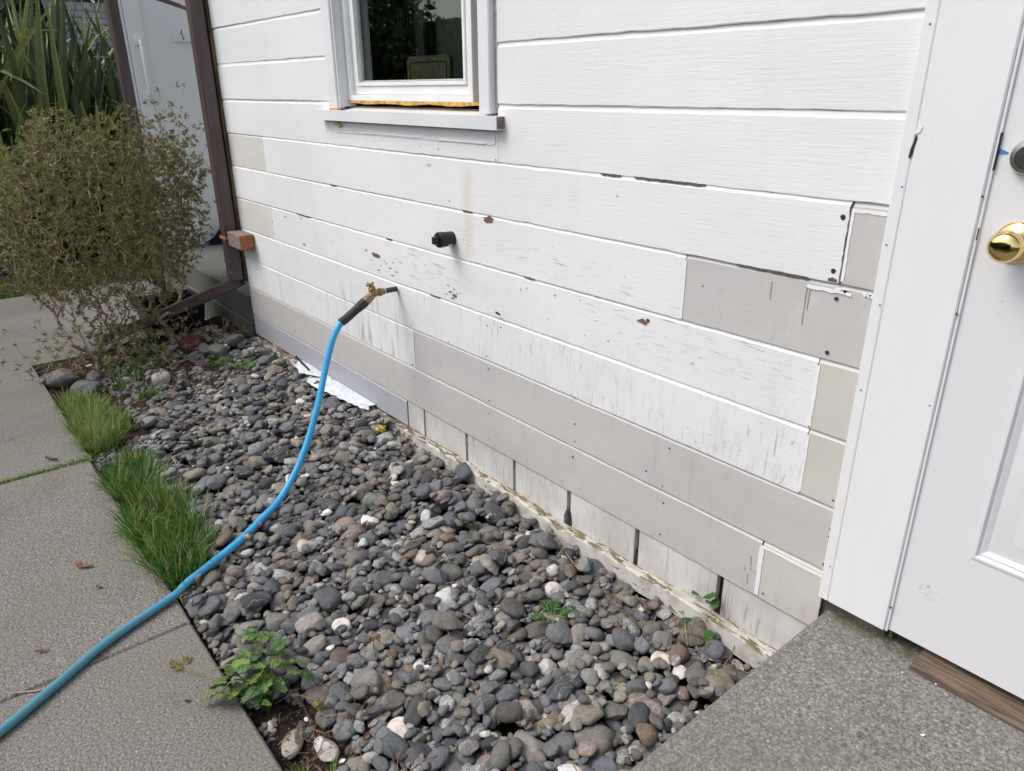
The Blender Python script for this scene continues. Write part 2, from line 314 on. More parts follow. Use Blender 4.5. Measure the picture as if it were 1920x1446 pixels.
# ---------------------------------------------------------------- mesh helpers
class MB:
    def __init__(s): s.v = []; s.f = []; s.mi = []; s.n = 0
    def add(s, v, f, mi=0):
        o = s.n; s.v.extend([tuple(map(float, p)) for p in v]); s.f.extend([tuple(int(i) + o for i in q) for q in f]); s.mi.extend([mi] * len(f)); s.n += len(v)
    def box(s, x0, x1, y0, y1, z0, z1, mi=0, bev=0.0):
        if bev <= 0:
            v = [(x, y, z) for x in (x0, x1) for y in (y0, y1) for z in (z0, z1)]
            s.add(v, [(0, 1, 3, 2), (4, 6, 7, 5), (0, 4, 5, 1), (2, 3, 7, 6), (0, 2, 6, 4), (1, 5, 7, 3)], mi); return
        h = [(x1 - x0) / 2, (y1 - y0) / 2, (z1 - z0) / 2]; c = [(x0 + x1) / 2, (y0 + y1) / 2, (z0 + z1) / 2]; e = bev
        v = []; idx = {}
        for sx in (-1, 1):
            for sy in (-1, 1):
                for sz in (-1, 1):
                    for a in range(3):
                        p = [sx * (h[0] - e), sy * (h[1] - e), sz * (h[2] - e)]; sg = (sx, sy, sz); p[a] = sg[a] * h[a]
                        idx[(sx, sy, sz, a)] = len(v); v.append([c[i] + p[i] for i in range(3)])
        f = []
        for a in range(3):
            b_, c_ = [(1, 2), (2, 0), (0, 1)][a]
            for sg in (-1, 1):
                q = []
                for (p, r) in ((-1, -1), (1, -1), (1, 1), (-1, 1)):
                    t = [0, 0, 0]; t[a] = sg; t[b_] = p; t[c_] = r; q.append(idx[(*t, a)])
                f.append(q if sg > 0 else q[::-1])
        for a in range(3):
            b_, c_ = [(1, 2), (2, 0), (0, 1)][a]
            for sb in (-1, 1):
                for sc in (-1, 1):
                    t0 = [0, 0, 0]; t1 = [0, 0, 0]; t0[a] = -1; t1[a] = 1; t0[b_] = t1[b_] = sb; t0[c_] = t1[c_] = sc
                    q = [idx[(*t0, b_)], idx[(*t1, b_)], idx[(*t1, c_)], idx[(*t0, c_)]]
                    f.append(q if sb * sc > 0 else q[::-1])
        for sx in (-1, 1):
            for sy in (-1, 1):
                for sz in (-1, 1):
                    q = [idx[(sx, sy, sz, i)] for i in range(3)]; f.append(q if sx * sy * sz > 0 else q[::-1])
        s.add(v, f, mi)
    def prism(s, poly, y0, y1, mi=0):      # poly in (x,z), extruded in y
        n = len(poly); v = [(x, y0, z) for x, z in poly] + [(x, y1, z) for x, z in poly]
        s.add(v, [tuple(range(n)), tuple(range(2 * n - 1, n - 1, -1))] + [(i, i + n, (i + 1) % n + n, (i + 1) % n) for i in range(n)], mi)
    def prismz(s, poly, z0, z1, mi=0):
        n = len(poly); v = [(x, y, z0) for x, y in poly] + [(x, y, z1) for x, y in poly]
        s.add(v, [tuple(range(n - 1, -1, -1)), tuple(range(n, 2 * n))] + [(i, (i + 1) % n, (i + 1) % n + n, i + n) for i in range(n)], mi)
    def tube(s, pts, r, seg=8, mi=0, cap=True):
        pts = np.array(pts, float); n = len(pts); r = np.full(n, r) if np.isscalar(r) else np.array(r, float)
        t = np.gradient(pts, axis=0); t /= np.linalg.norm(t, axis=1)[:, None] + 1e-12
        a = np.array([0, 0, 1.0]) if abs(t[0][2]) < 0.9 else np.array([1.0, 0, 0]); u = np.cross(t[0], a); u /= np.linalg.norm(u)
        v = []
        for i in range(n):
            u = u - t[i] * (u @ t[i]); u /= np.linalg.norm(u) + 1e-12; w_ = np.cross(t[i], u)
            for k in range(seg):
                an = 2 * PI * k / seg; v.append(pts[i] + r[i] * (math.cos(an) * u + math.sin(an) * w_))
        f = [(i * seg + k, i * seg + (k + 1) % seg, (i + 1) * seg + (k + 1) % seg, (i + 1) * seg + k) for i in range(n - 1) for k in range(seg)]
        if cap: f += [tuple(range(seg - 1, -1, -1)), tuple(range((n - 1) * seg, n * seg))]
        s.add(v, f, mi)
    def lathe(s, prof, o, d, seg=24, mi=0):   # prof: (dist along d, radius)
        d = np.array(d, float); d /= np.linalg.norm(d); a = np.array([0, 0, 1.0]) if abs(d[2]) < 0.9 else np.array([1.0, 0, 0])
        u = np.cross(d, a); u /= np.linalg.norm(u); w_ = np.cross(d, u); o = np.array(o, float); v = []
        for t, r in prof:
            for k in range(seg): an = 2 * PI * k / seg; v.append(o + d * t + max(r, 1e-5) * (math.cos(an) * u + math.sin(an) * w_))
        n = len(prof)
        s.add(v, [(i * seg + k, (i + 1) * seg + k, (i + 1) * seg + (k + 1) % seg, i * seg + (k + 1) % seg) for i in range(n - 1) for k in range(seg)], mi)
    def disc(s, x, y, z, r, seg=8, mi=0):     # facing -y, a shallow peg
        s.prism([(x + r * math.cos(2 * PI * k / seg) * random.uniform(.85, 1.15), z + r * math.sin(2 * PI * k / seg) * random.uniform(.85, 1.15)) for k in range(seg)], y, y + 0.004, mi)
    def build(s, name, mats, parent=None, smooth=False, origin=None):
        me = bpy.data.meshes.new(name); v = np.array(s.v, float)
        if origin is not None: v = v - np.array(origin)
        me.from_pydata(v.tolist(), [], s.f); 
        for m in (mats if isinstance(mats, (list, tuple)) else [mats]): me.materials.append(MAT[m])
        me.polygons.foreach_set('material_index', s.mi)
        me.polygons.foreach_set('use_smooth', [True] * len(s.f)); me.update(); me.set_sharp_from_angle(angle=math.radians(60 if smooth else 18 if name in ('siding', 'patch_board') else 32))
        return link(name, me, parent, origin)
def link(name, me, parent=None, origin=None):
    o = bpy.data.objects.new(name, me); C.objects.link(o)
    if origin is not None: o.location = origin
    if parent: 
        o.parent = parent; bpy.context.view_layer.update(); o.matrix_parent_inverse = parent.matrix_world.inverted()
    return o
def npmesh(name, verts, faces, mat, smooth=True, k=None):
    """fast mesh from numpy arrays; faces (n,k)"""
    me = bpy.data.meshes.new(name); verts = np.asarray(verts, np.float32); faces = np.asarray(faces, np.int32); k = faces.shape[1]
    me.vertices.add(len(verts)); me.vertices.foreach_set('co', verts.ravel())
    me.loops.add(faces.size); me.loops.foreach_set('vertex_index', faces.ravel())
    me.polygons.add(len(faces)); me.polygons.foreach_set('loop_start', np.arange(0, faces.size, k, dtype=np.int32))
    me.polygons.foreach_set('use_smooth', np.full(len(faces), smooth)); me.update(calc_edges=True); me.validate()
    me.materials.append(MAT[mat]); return me
def tag(o, label=None, cat=None, group=None, kind=None):
    if label: o['label'] = label
    if cat: o['category'] = cat
    if group: o['group'] = group
    if kind: o['kind'] = kind
    return o
def thing(name, label, cat, loc=(0, 0, 0), group=None):
    o = bpy.data.objects.new(name, None); C.objects.link(o); o.location = loc; o.empty_display_size = 0.1
    o.matrix_basis = Matrix.Translation(loc); return tag(o, label, cat, group)

# ---------------------------------------------------------------- ground, path
ground = MB(); ground.add([(-60, -60, -0.14), (60, -60, -0.14), (60, 60, -0.14), (-60, 60, -0.14)], [(0, 1, 2, 3)])
tag(ground.build('ground', 'lawn'), kind='structure')
def slab(mb, x0, x1, y0, y1, z1, z0=-0.12, bev=0.006): mb.box(x0, x1, y0, y1, z0, z1, 0, bev)
pm = MB()
pm.prismz([(-6.87, -2.9), (-3.443, -2.9), (-3.443, -1.092), (-4.98, -1.092), (-4.98, .03), (-6.87, .03)], -.12, 0.0); slab(pm, -3.428, -2.039, -2.9, -1.096, -0.001); slab(pm, -2.034, 3.5, -2.9, -1.098, 0.0)
tag(pm.build('path', 'path'), kind='structure')

BX0, BX1, BY0, BY1 = -4.95, -0.60, -1.092, 0.02
def bed_top(x, y):
    t = np.clip((y + 1.09) / 1.09, 0, 1) ** 0.85
    z = -0.012 + t * (0.102 + 0.036 * np.clip((-x - 2.0) / 0.7, 0, 1))
    z = z - 0.02 * np.exp(-((x + 1.33) ** 2 / 0.035 + (y + 1.0) ** 2 / 0.02))       # bare soil corner by the path
    z = z - 0.012 * np.clip((-x - 3.55) / 0.3, 0, 1) * np.clip((-y - 0.25) / 0.2, 0, 1) * .4
    return z
nx, ny = 260, 70
gx, gy = np.meshgrid(np.linspace(BX0, BX1, nx), np.linspace(BY0, BY1, ny), indexing='ij')
lump = np.zeros_like(gx)
for k in range(60):
    a, b_, ph = rng.uniform(5, 60), rng.uniform(5, 60), rng.uniform(0, 6.3); lump += np.sin(a * gx + b_ * gy * rng.choice([-1, 1]) + ph) * 0.0012
soil_depth = 0.032 - 0.016 * np.clip((-gx - 3.5) / 0.3, 0, 1) * np.clip((-gy - 0.15) / 0.2, 0, 1)
soil_depth = soil_depth * (1 - 0.5 * np.exp(-((gx + 1.33) ** 2 / 0.04 + (gy + 1.0) ** 2 / 0.02)))
gz = bed_top(gx, gy) - soil_depth + lump
vv = np.stack([gx, gy, gz], -1).reshape(-1, 3); i, j = np.meshgrid(np.arange(nx - 1), np.arange(ny - 1), indexing='ij')
ff = np.stack([i * ny + j, (i + 1) * ny + j, (i + 1) * ny + j + 1, i * ny + j + 1], -1).reshape(-1, 4)
tag(link('soil', npmesh('soil', vv, ff, 'soil')), kind='structure')
def soil_z(x, y):
    a = int(np.clip((x - BX0) / (BX1 - BX0) * (nx - 1), 0, nx - 1)); b_ = int(np.clip((y - BY0) / (BY1 - BY0) * (ny - 1), 0, ny - 1)); return float(gz[a, b_])

# ---------------------------------------------------------------- house
h = 0.17
def G(k): return 1.972 - h * k
house = thing('house', 'white lap sided house wall with grey patch boards, small window and white door', 'house', (-2.4, 0, 0))
TR0 = -0.648
def board(mb, x0, x1, k, yoff=0.0, mi=0, zt=None, zb=None, wob=1.0):
    """one course between groove k and k+1: bevelled top edge, square lower edge over the groove"""
    zt = G(k) if zt is None else zt; zb = G(k + 1) if zb is None else zb
    n = max(2, int((x1 - x0) / 0.045)); xs = np.linspace(x0, x1, n); prof = [(0.0048, zt + .0031), (0.0046, zt + .0006), (0.0032, zt - (.0065 if k < 4 else .0028)), (0.0, zt - (.0105 if k < 4 else .006)), (0.0, zb + .0055), (0.0010, zb + .0037), (0.0052, zb + .0028)]
    v = []
    for x in xs:
        jt, jb = random.gauss(0, .0005) * wob, random.gauss(0, .0007) * wob; wy = 0.0007 * math.sin(x * 3.1 + k * 2)
        for q, (y, z) in enumerate(prof): v.append((x, y + yoff + wy, z + (jt if q < 4 else jb)))
    m = len(prof); f = [(i * m + q, i * m + q + 1, (i + 1) * m + q + 1, (i + 1) * m + q) for i in range(n - 1) for q in range(m - 1)]
    f += [tuple(range(m - 1, -1, -1)), tuple((n - 1) * m + q for q in range(m))]
    mb.add(v, f, mi)
CX = -4.236; WL, WR = -2.985, -1.872; g2 = 0.0016
sid = MB()
rows = {-4: [(CX, TR0)], -3: [(CX, TR0)], -2: [(CX, TR0)], -1: [(CX, WL), (WR, TR0)], 0: [(CX, WL), (WR, TR0)], 1: [(CX, WL), (WR, TR0)], 2: [(CX, WL), (WR, TR0)], 3: None, 4: [(-3.752, -0.731)], 5: [(CX, -1.128)],
        6: [(-3.762, -0.748)], 7: [(CX, -0.746)], 8: [(CX, -3.770), (-3.767, -2.441)]}
rows[-1] = rows[-1]
for k, segs in rows.items():
    if segs is None: continue
    for x0, x1 in segs: board(sid, x0, x1, k, random.uniform(-.0008, .0008))
# course 3 passes below the window
board(sid, CX, WL, 3); board(sid, WR, TR0, 3, 0.0004); board(sid, WL + .001, WR - .001, 3, 0.0, 0, 1.388)
# paint chips, nail holes and peeled edges
NAILS = [(-2.565,.253),(-1.945,.585),(-1.944,.463),(-1.947,.41),(-1.947,.31),(-1.953,.631),(-2.462,.455),(-3.178,.258),(-3.199,.313),(-3.4,.936),(-3.749,.756),(-3.788,.586),(-3.396,.478),(-3.393,.581),(-2.447,.629),(-2.188,.624),(-3.65,.311),(-1.947,.746),(-1.872,.757),(-1.366,1.242),(-.797,.295),(-.657,.462),(-1.136,.409),(-1.144,.461),(-1.139,.302),(-1.206,.483),(-1.502,.527),(-1.508,.616),(-1.5,.466),(-1.508,.408),(-1.13,.585),(-.662,.635),(-4.186,1.612),(-3.714,1.605),(-3.759,.938),(-3.758,.879),(-3.757,.818),(-3.771,1.27),(-3.745,1.25),(-4.089,.569),(-4.173,.97),(-4.182,.509),(-2.147,1.149),(-2.321,1.32),(-2.203,1.318),(-1.885,1.302),(-2.45,.407),(-2.447,.3),(-.656,.54),(-.657,.56)]
chips = MB()
for x, z in NAILS: chips.disc(x, -0.0012, z, random.uniform(.0019, .0030), 7, 0)
for x, z in ((-.731, 1.094), (-.732, .973)): chips.disc(x, -0.0012, z, .0042, 9, 0)
for x, z in ((-.744, 1.262), (-.746, 1.150)): chips.disc(x, -0.0014, z, .0058, 9, 0)
def blob(mb, x, z, rx, rz, mi, y=-0.0010, tilt=0.0, n=11, ir=.35):
    p = []
    for k in range(n):
        a = 2 * PI * k / n; r = random.uniform(1 - ir, 1 + ir); px_, pz_ = rx * r * math.cos(a), rz * r * math.sin(a)
        p.append((x + px_ * math.cos(tilt) - pz_ * math.sin(tilt), z + px_ * math.sin(tilt) + pz_ * math.cos(tilt)))
    mb.prism(p, y, y + 0.003, mi)
chips.prism([(-2.73,.878),(-2.715,.881),(-2.698,.879),(-2.68,.880),(-2.661,.875),(-2.664,.869),(-2.669,.864),(-2.69,.862),(-2.71,.863),(-2.726,.868)], -.0011, .002, 1)
SM = [(-2.779,.88),(-2.614,.85),(-2.558,.864),(-2.682,.812),(-2.544,.829),(-2.586,.836),(-2.571,.809),(-2.738,.847),(-2.537,.885),(-2.176,.845),(-2.14,.838),(-2.163,.823),(-1.886,.803),(-2.72,.83),(-2.50,.875),(-2.60,.822),(-2.63,.858),(-2.19,.81),(-2.21,.828),(-2.12,.825),(-2.66,.835)]
for x, z in SM:
    if abs(z - G(7)) > .012: blob(chips, x, z, random.uniform(.004, .014), random.uniform(.0015, .003), random.choice([1, 2]), tilt=random.uniform(-.15, .15))
for x, z, rx, rz, mi in [(-2.136,.812,.014,.006,1),(-2.152,.801,.012,.003,1),(-1.252,.921,.018,.007,1),(-1.235,.929,.005,.004,0),(-3.397,.812,.012,.004,0),(-3.585,.924,.015,.003,2),(-1.886,.803,.016,.0035,0),(-2.268,1.262,.012,.005,2),(-1.87,.79,.01,.002,2)]:
    blob(chips, x, z, rx, rz, mi, tilt=random.uniform(-.2, .1))
for x in (-1.6, -1.42, -1.2, -1.05, -2.9, -2.2):       # small scattered flecks
    for _ in range(9): blob(chips, x + random.gauss(0, .12), random.choice([.66, .72, .86, .9, 1.05, 1.17]) + random.gauss(0, .018), random.uniform(.0015, .005), random.uniform(.0008, .0016), 2, tilt=random.uniform(-.4, 1.5), n=7)
for x0, x1, k in [(-1.43, -1.36, 4), (-1.31, -1.19, 4), (-1.19, -1.09, 4), (-2.07, -2.02, 5), (-.98, -.80, 5), (-3.45, -3.3, 6), (-2.3, -2.24, 7), (-3.05, -3.0, 5), (-2.6, -2.56, 6), (-1.75, -1.7, 6)]:
    z = G(k); n = 12; xs = np.linspace(x0, x1, n)
    p = [(x, z + .0045 + random.uniform(0, .0016)) for x in xs] + [(x, z + .002 - random.uniform(0, .0035)) for x in xs[::-1]]
    chips.prism(p, -.0012, .006, 3)
blob(chips, -1.93, G(5) - .010, .026, .011, 1, y=-.0016, n=14)
p = []                                                  # ragged brown butt joint
zs = np.linspace(G(5) + .004, G(4) - .002, 22)
chips.prism([(-.7300 - random.uniform(.0005, .0028), z) for z in zs] + [(-.7278, z) for z in zs[::-1]], -.0013, .006, 3)
chips.prism([(-.755, G(5) + .006), (-.735, G(5) + .006), (-.735, G(5) + .011), (-.745, G(5) + .015), (-.755, G(5) + .012)], -.0014, .004, 3)
# grey boards, each a part of its own
def gboard(x0, x1, k, mat, label, **kw):
    mb = MB(); board(mb, x0 + g2 / 2, x1 - g2 / 2, k, kw.pop('yoff', .0006), 0, **kw); o = mb.build('patch_board', mat, house); o['label'] = label
gboard(CX, -3.7535, 4, 'pale_primer', 'short pale grey patch board by the downspout, upper')
gboard(CX, -3.7635, 6, 'pale_primer', 'short pale grey patch board by the downspout, lower')
gboard(-.7275, TR0, 4, 'grey_primer', 'small grey patch board beside the door trim, topmost')
gboard(-1.1265, TR0, 5, 'grey_primer', 'grey patch board with dark water runs')
gboard(-.7465, TR0, 6, 'beige_primer', 'small greige patch board beside the door trim')
gboard(-.7445, TR0, 7, 'beige_primer', 'second small greige patch board beside the door trim')
gboard(-2.4395, TR0, 8, 'grey_primer', 'long grey board')
gboard(CX, -.8185, 9, 'grey_primer', 'longest grey board')
gboard(-.8155, TR0, 9, 'beige_primer', 'beige patch board above the step', wob=.5)
gboard(CX, -2.5285, 10, 'lavender_primer', 'lavender grey bottom board', zb=.147)
def merge(dst, src, m0):
    for q, mi in zip(src.f, src.mi): dst.f.append(tuple(i + dst.n for i in q)); dst.mi.append(mi + m0)
    dst.v.extend(src.v); dst.n += src.n
merge(sid, chips, 1)
# white caulk smears at the joints
ck = MB()
for x, za, zb, w_ in [(-1.1265, G(5) - .014, G(6) + .008, .003), (-.7255, G(4) - .012, G(5) + .01, .004), (-.8165, G(9) - .012, G(10) + .009, .0065), (-.7455, G(6) - .014, G(7) + .01, .004), (-.7435, G(7) - .014, G(8) + .01, .003), (-2.4405, G(8) - .014, G(9) + .008, .002)]:
    zz = np.linspace(za, zb, 14); ck.prism([(x - w_ * random.uniform(.7, 1.2), z) for z in zz] + [(x + w_ * random.uniform(.7, 1.2), z) for z in zz[::-1]], -.0012, .003)
for _ in range(6):
    x = random.uniform(-.76, -.66); ck.prism([(x, G(5) - .006 + random.uniform(-.002, .002)), (x + random.uniform(.004, .02), G(5) - .006), (x + .006, G(5) - .013 - random.uniform(0, .004))], -.0011, .003)
for x0, x1, k in [(-.727, TR0, 4), (-.815, TR0, 9), (-.80, -.70, 5)]:
    xs = np.linspace(x0, x1, 10); ck.prism([(x, G(k) - .011) for x in xs] + [(x, G(k) - .016 - random.uniform(0, .003)) for x in xs[::-1]], -.0009, .003)
merge(sid, ck, 5)
# dark water runs
st = MB()
for x, z0, z1, w_ in [(-.800, G(5) - .016, 1.02, .0012), (-.793, G(5) - .016, 1.055, .0015), (-.885, G(5) - .02, 1.06, .0008)]:
    zz = np.linspace(z0, z1, 9); st.prism([(x - w_ * random.uniform(.4, 1) * (1 - .6 * i / 9), z) for i, z in enumerate(zz)] + [(x + w_ * random.uniform(.4, 1) * (.4 + .6 * i / 9), z) for i, z in enumerate(zz[::-1])], -.0008, .003)
for a, b_ in [((-.846, .385), (-.843, .345)), ((-.843, .352), (-.828, .343)), ((-.85, .33), (-.847, .30)), ((-.861, .345), (-.858, .338))]:
    st.prism([(a[0], a[1]), (b_[0], b_[1]), (b_[0] + .003, b_[1] - .002), (a[0] + .003, a[1])], -.0008, .003)
simple('stain_brown', (0.46, 0.435, 0.42), 0.8, 0.2, 60, 0); merge(sid, st, 6)
sid.build('siding', ['siding', 'nail_hole', 'bare_brown', 'caulk', 'groove_wood', 'peel_white', 'stain_brown'], house)
# backing behind the boards, with the window opening left free
bk = MB(); OX0, OX1, OZ0, OZ1 = -2.90, -1.95, 1.43, 2.62
for a in [(CX + .002, OX0, .0125, .12, .28, 2.75), (OX1, -.50, .0125, .12, .28, 2.75), (.45, 3.2, .0125, .12, .28, 2.75), (OX0, OX1, .0125, .12, .28, OZ0), (OX0, OX1, .0125, .12, OZ1, 2.75)]: bk.box(*a)
bk.box(-2.55, -.5, .024, .10, -.12, .2795); bk.box(CX + .002, -2.5, .03, .10, -.12, .2795)
bk.build('wall_backing', 'gap_wood', house)
sk = MB()                                               # skirting boards below the siding
gaps = [(-2.5275, None), (-2.399, .015), (-2.102, .017), (-1.812, .016), (-1.527, .019), (-1.228, .018), (-.928, .021), (-.60, .0)]
for (a, wa), (b_, wb) in zip(gaps[:-1], gaps[1:]):
    x0 = a + (wa or 0) / 2; x1 = b_ - (wb or 0) / 2
    notch = []
    if abs(b_ + 1.527) < .01: notch = [(x1, .20), (x1 - .012, .17), (x1 - .013, .14), (x1 - .004, .11)]
    sk.prism([(x0, .055), (x0, .2725), (x1, .2725)] + notch + [(x1, .055)], .006, .0235)
sk.prism([(-1.1105, .06), (-1.1105, .272), (-1.1095, .272), (-1.1095, .06)], .0052, .0056, 1)
for a, w_ in gaps[1:-1]: gp = MB(); gp.box(a - w_ / 2 - .004, a + w_ / 2 + .004, .0238, .0245, .05, .278); gp.build('gap_batten', 'gap_wood' if a < -2.2 else 'dark_gap', house)
dk = MB()
for x, z, rx, rz in [(-1.519, .155, .010, .045), (-1.228, .14, .0055, .055), (-.926, .15, .007, .05), (-2.10, .1, .004, .03)]: blob(dk, x, z, rx, rz, 0, y=.0225 if x < -1.6 else .0052, n=12, ir=.2)
merge(sk, dk, 2); sk.build('skirting', ['skirt', 'caulk', 'dark_gap'], house)
# weathered rail at the foot
rl = MB(); n = 90; xs = np.linspace(-4.2, -.66, n)
v = []
for i, x in enumerate(xs):
    zt = .150 + .004 * math.sin(x * 5) + .003 * math.sin(x * 17) + random.gauss(0, .0008); f_ = random.gauss(0, .0007) + .002 * math.sin(x * 9)
    for y, z in [(.004, zt - .002), (-.024 + f_, zt), (-.031 + f_, zt - .004), (-.033 + f_, zt - .03), (-.033 + f_, zt - .062), (.003, zt - .066)]: v.append((x, y, z))
f = [(i * 6 + q, (i + 1) * 6 + q, (i + 1) * 6 + (q + 1) % 6, i * 6 + (q + 1) % 6) for i in range(n - 1) for q in range(6)] + [tuple(range(6)), tuple((n - 1) * 6 + q for q in range(5, -1, -1))]
rl.add(v, f); rl.build('base_rail', 'rail', house)
cb = MB(); cb.box(-4.345, -4.238, -.012, .10, .47, 2.75, 0, .002); cb.build('corner_board', 'corner', house)
sw = MB(); sw.box(-4.34, -4.24, .101, 4.0, .05, 2.75); sw.build('side_wall', 'panel', house)
rf = MB(); rf.box(-4.7, 3.2, -.40, 4.0, 2.76, 2.88); rf.build('unseen_soffit', 'unseen_eave', house)  # unseen overhang added to block sky light; cut short to keep the porch lit
# window
win = MB(); win.box(-2.955, -2.882, -.020, .016, 1.4365, 2.62, 0, .003); win.box(-2.8815, -2.872, -.012, .06, 1.445, 2.62)
window = thing('window', None, None, (-2.45, 0, 1.44)); window.parent = house; window.matrix_parent_inverse = house.matrix_basis.inverted(); bpy.context.view_layer.update(); WM = window.matrix_world.copy()
win.build('casing', 'trim', window); win = MB(); win.box(-1.942, -1.887, -.020, .016, 1.4365, 2.62, 0, .003); win.build('casing', 'trim', window); window['label'] = 'small white window with vinyl sash above the sill'
sl = MB(); sl.prismz([(-3.055, -.033), (-1.850, -.033), (-1.842, -.030), (-1.842, .004), (-3.055, .004)], 1.392, 1.432); sl.add([(-2.955, .0041, 1.432), (-1.89, .0041, 1.432), (-1.89, .07, 1.447), (-2.88, .07, 1.447)], [(0, 1, 2, 3)])
sl.prism([(-2.95, 1.345), (-1.90, 1.345), (-1.885, 1.35), (-1.885, 1.386), (-2.99, 1.386), (-2.985, 1.36)], -.0024, .003)
sl.build('sill', 'trim', window)
se = MB(); se.box(-1.8418, -1.8405, -.029, .0035, 1.395, 1.429); se.build('sill_end_grain', 'grey_wood', window)
pe = MB()
for x0, x1, z in [(-2.93, -2.62, 1.360), (-2.75, -2.3, 1.352), (-2.2, -1.93, 1.349)]:
    xs = np.linspace(x0, x1, 9); pe.prism([(x, z + random.uniform(.001, .005)) for x in xs] + [(x, z - random.uniform(.001, .004)) for x in xs[::-1]], -.0046, -.0022)
pe.build('peeling_paint', 'peel_white', window)
fr = MB()
def frame(mb, x0, x1, z0, z1, w_, y0, y1, mi=0, top=2.6):
    mb.box(x0, x1, y0, y1, z0, z0 + w_, mi, .0015); mb.box(x0, x0 + w_, y0, y1, z0 + w_ + .0002, z1, mi, .0015); mb.box(x1 - w_, x1, y0, y1, z0 + w_ + .0002, z1, mi, .0015)
frame(fr, -2.870, -2.035, 1.467, 2.6, .022, .028, .10); frame(fr, -2.847, -2.058, 1.490, 2.6, .030, .046, .098); frame(fr, -2.816, -2.089, 1.5205, 2.6, .013, .040, .096)
fr.build('window_frame', 'vinyl', window)
gk = MB(); frame(gk, -2.8028, -2.1022, 1.534, 2.6, .006, .055, .095); gk.build('gasket', 'sash_grey', window)
gl = MB(); gl.add([(-2.797, .066, 1.539), (-2.108, .066, 1.539), (-2.108, .066, 2.6), (-2.797, .066, 2.6)], [(0, 1, 2, 3)]); gl.build('glass', 'glass', window)
fo = MB(); xs = np.linspace(-2.875, -1.96, 46)
fo.prism([(x, 1.468) for x in xs] + [(x, 1.4615 - .004 * random.random() - .005 * math.sin(x * 11) ** 2) for x in xs[::-1]], .026, .06); fo.build('foam', 'foam', window)
fo = MB(); xs = np.linspace(-2.955, -2.885, 8); fo.prism([(x, 1.438) for x in xs] + [(x, 1.431 - .003 * random.random()) for x in xs[::-1]], -.0215, -.003); fo.build('foam', 'foam', window)
fo = MB(); blob(fo, -2.905, 1.379, .03, .008, 0, y=-.016, n=12); fo.build('foam', 'moss_foam', window)
dg = MB(); dg.box(-2.034, -1.9425, .058, .09, 1.44, 2.62); dg.build('gap_board', 'gap_wood', window)
cs = MB()
for x0, x1 in ((-2.984, -2.956), (-1.886, -1.873)):
    zz = np.linspace(1.455, 2.6, 60); cs.prism([(x0 + random.uniform(0, .003), z) for z in zz] + [(x1 - random.uniform(0, .003), z) for z in zz[::-1]], .003, .010)
cs.box(-2.984, -2.956, .010, .0122, 1.392, 2.6); cs.box(-1.886, -1.873, .010, .0122, 1.392, 2.6); cs.build('caulk_strip', 'caulk', window)
# room behind the glass
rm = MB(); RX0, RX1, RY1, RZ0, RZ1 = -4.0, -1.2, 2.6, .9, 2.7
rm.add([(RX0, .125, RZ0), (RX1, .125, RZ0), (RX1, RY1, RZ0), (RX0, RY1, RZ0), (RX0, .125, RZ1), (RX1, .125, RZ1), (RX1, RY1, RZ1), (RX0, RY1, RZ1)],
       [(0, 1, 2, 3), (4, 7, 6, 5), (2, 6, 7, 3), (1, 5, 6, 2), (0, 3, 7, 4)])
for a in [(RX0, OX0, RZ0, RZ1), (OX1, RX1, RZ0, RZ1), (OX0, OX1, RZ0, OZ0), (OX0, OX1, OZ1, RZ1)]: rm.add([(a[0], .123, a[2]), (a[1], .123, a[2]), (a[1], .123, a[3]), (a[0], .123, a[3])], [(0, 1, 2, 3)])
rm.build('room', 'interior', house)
# door, trim, threshold
tm = MB(); tm.box(TR0, -.6234, -.0212, .012, .386, 2.7, 0, .0025); tm.box(-.6230, -.4915, -.0215, .012, .386, 2.7, 0, .0025); tm.box(-.4914, -.4858, -.0165, .012, .386, 2.7, 0, .001)
th = MB()
for x, z in [(-.63,1.334),(-.639,1.224),(-.63,1.105),(-.636,.92),(-.492,1.33),(-.49,1.118),(-.632,.48),(-.488,.452),(-.634,1.609),(-.50,.93)]: th.disc(x, -.0221, z, .0017, 7)
th.prism([(-.6285, 1.388), (-.6255, 1.385), (-.6225, 1.394), (-.6205, 1.408), (-.6185, 1.420), (-.6200, 1.427), (-.6225, 1.425), (-.6232, 1.416), (-.6270, 1.404)], -.0226, -.02)
th.box(-.4872, -.4850, -.0170, -.008, 1.374, 1.436); th.box(-.4882, -.4862, -.0170, -.008, 1.254, 1.276)
pw = MB(); pw.prism([(-.6215, 1.429), (-.616, 1.432), (-.613, 1.440), (-.616, 1.446), (-.6205, 1.438), (-.6245, 1.428)], -.0235, -.0205); merge(tm, th, 1); merge(tm, pw, 2); tm.build('door_trim', ['trim', 'nail_hole', 'peel_white'], house)
# door slab: front with two raised panels
dr = MB(); DX0, DX1, DZ0, DZ1, DY = -.4855, .44, .390, 2.44, -.011
def rectring(mb, a, b_, ya, yb):
    x0, x1, z0, z1 = a; u0, u1, w0, w1 = b_
    v = [(x0, ya, z0), (x1, ya, z0), (x1, ya, z1), (x0, ya, z1), (u0, yb, w0), (u1, yb, w0), (u1, yb, w1), (u0, yb, w1)]
    mb.add(v, [(0, 1, 5, 4), (1, 2, 6, 5), (2, 3, 7, 6), (3, 0, 4, 7)])
def inset(r, d): return (r[0] + d, r[1] - d, r[2] + d, r[3] - d)
panels = [(-.370, -.045, .642, 1.12), (.025, .335, .642, 1.12), (-.370, -.045, 1.26, 2.25), (.025, .335, 1.26, 2.25)]
xs = [DX0, -.370, -.045, .025, .335, DX1]; zs = [DZ0, .642, 1.12, 1.26, 2.25, DZ1]
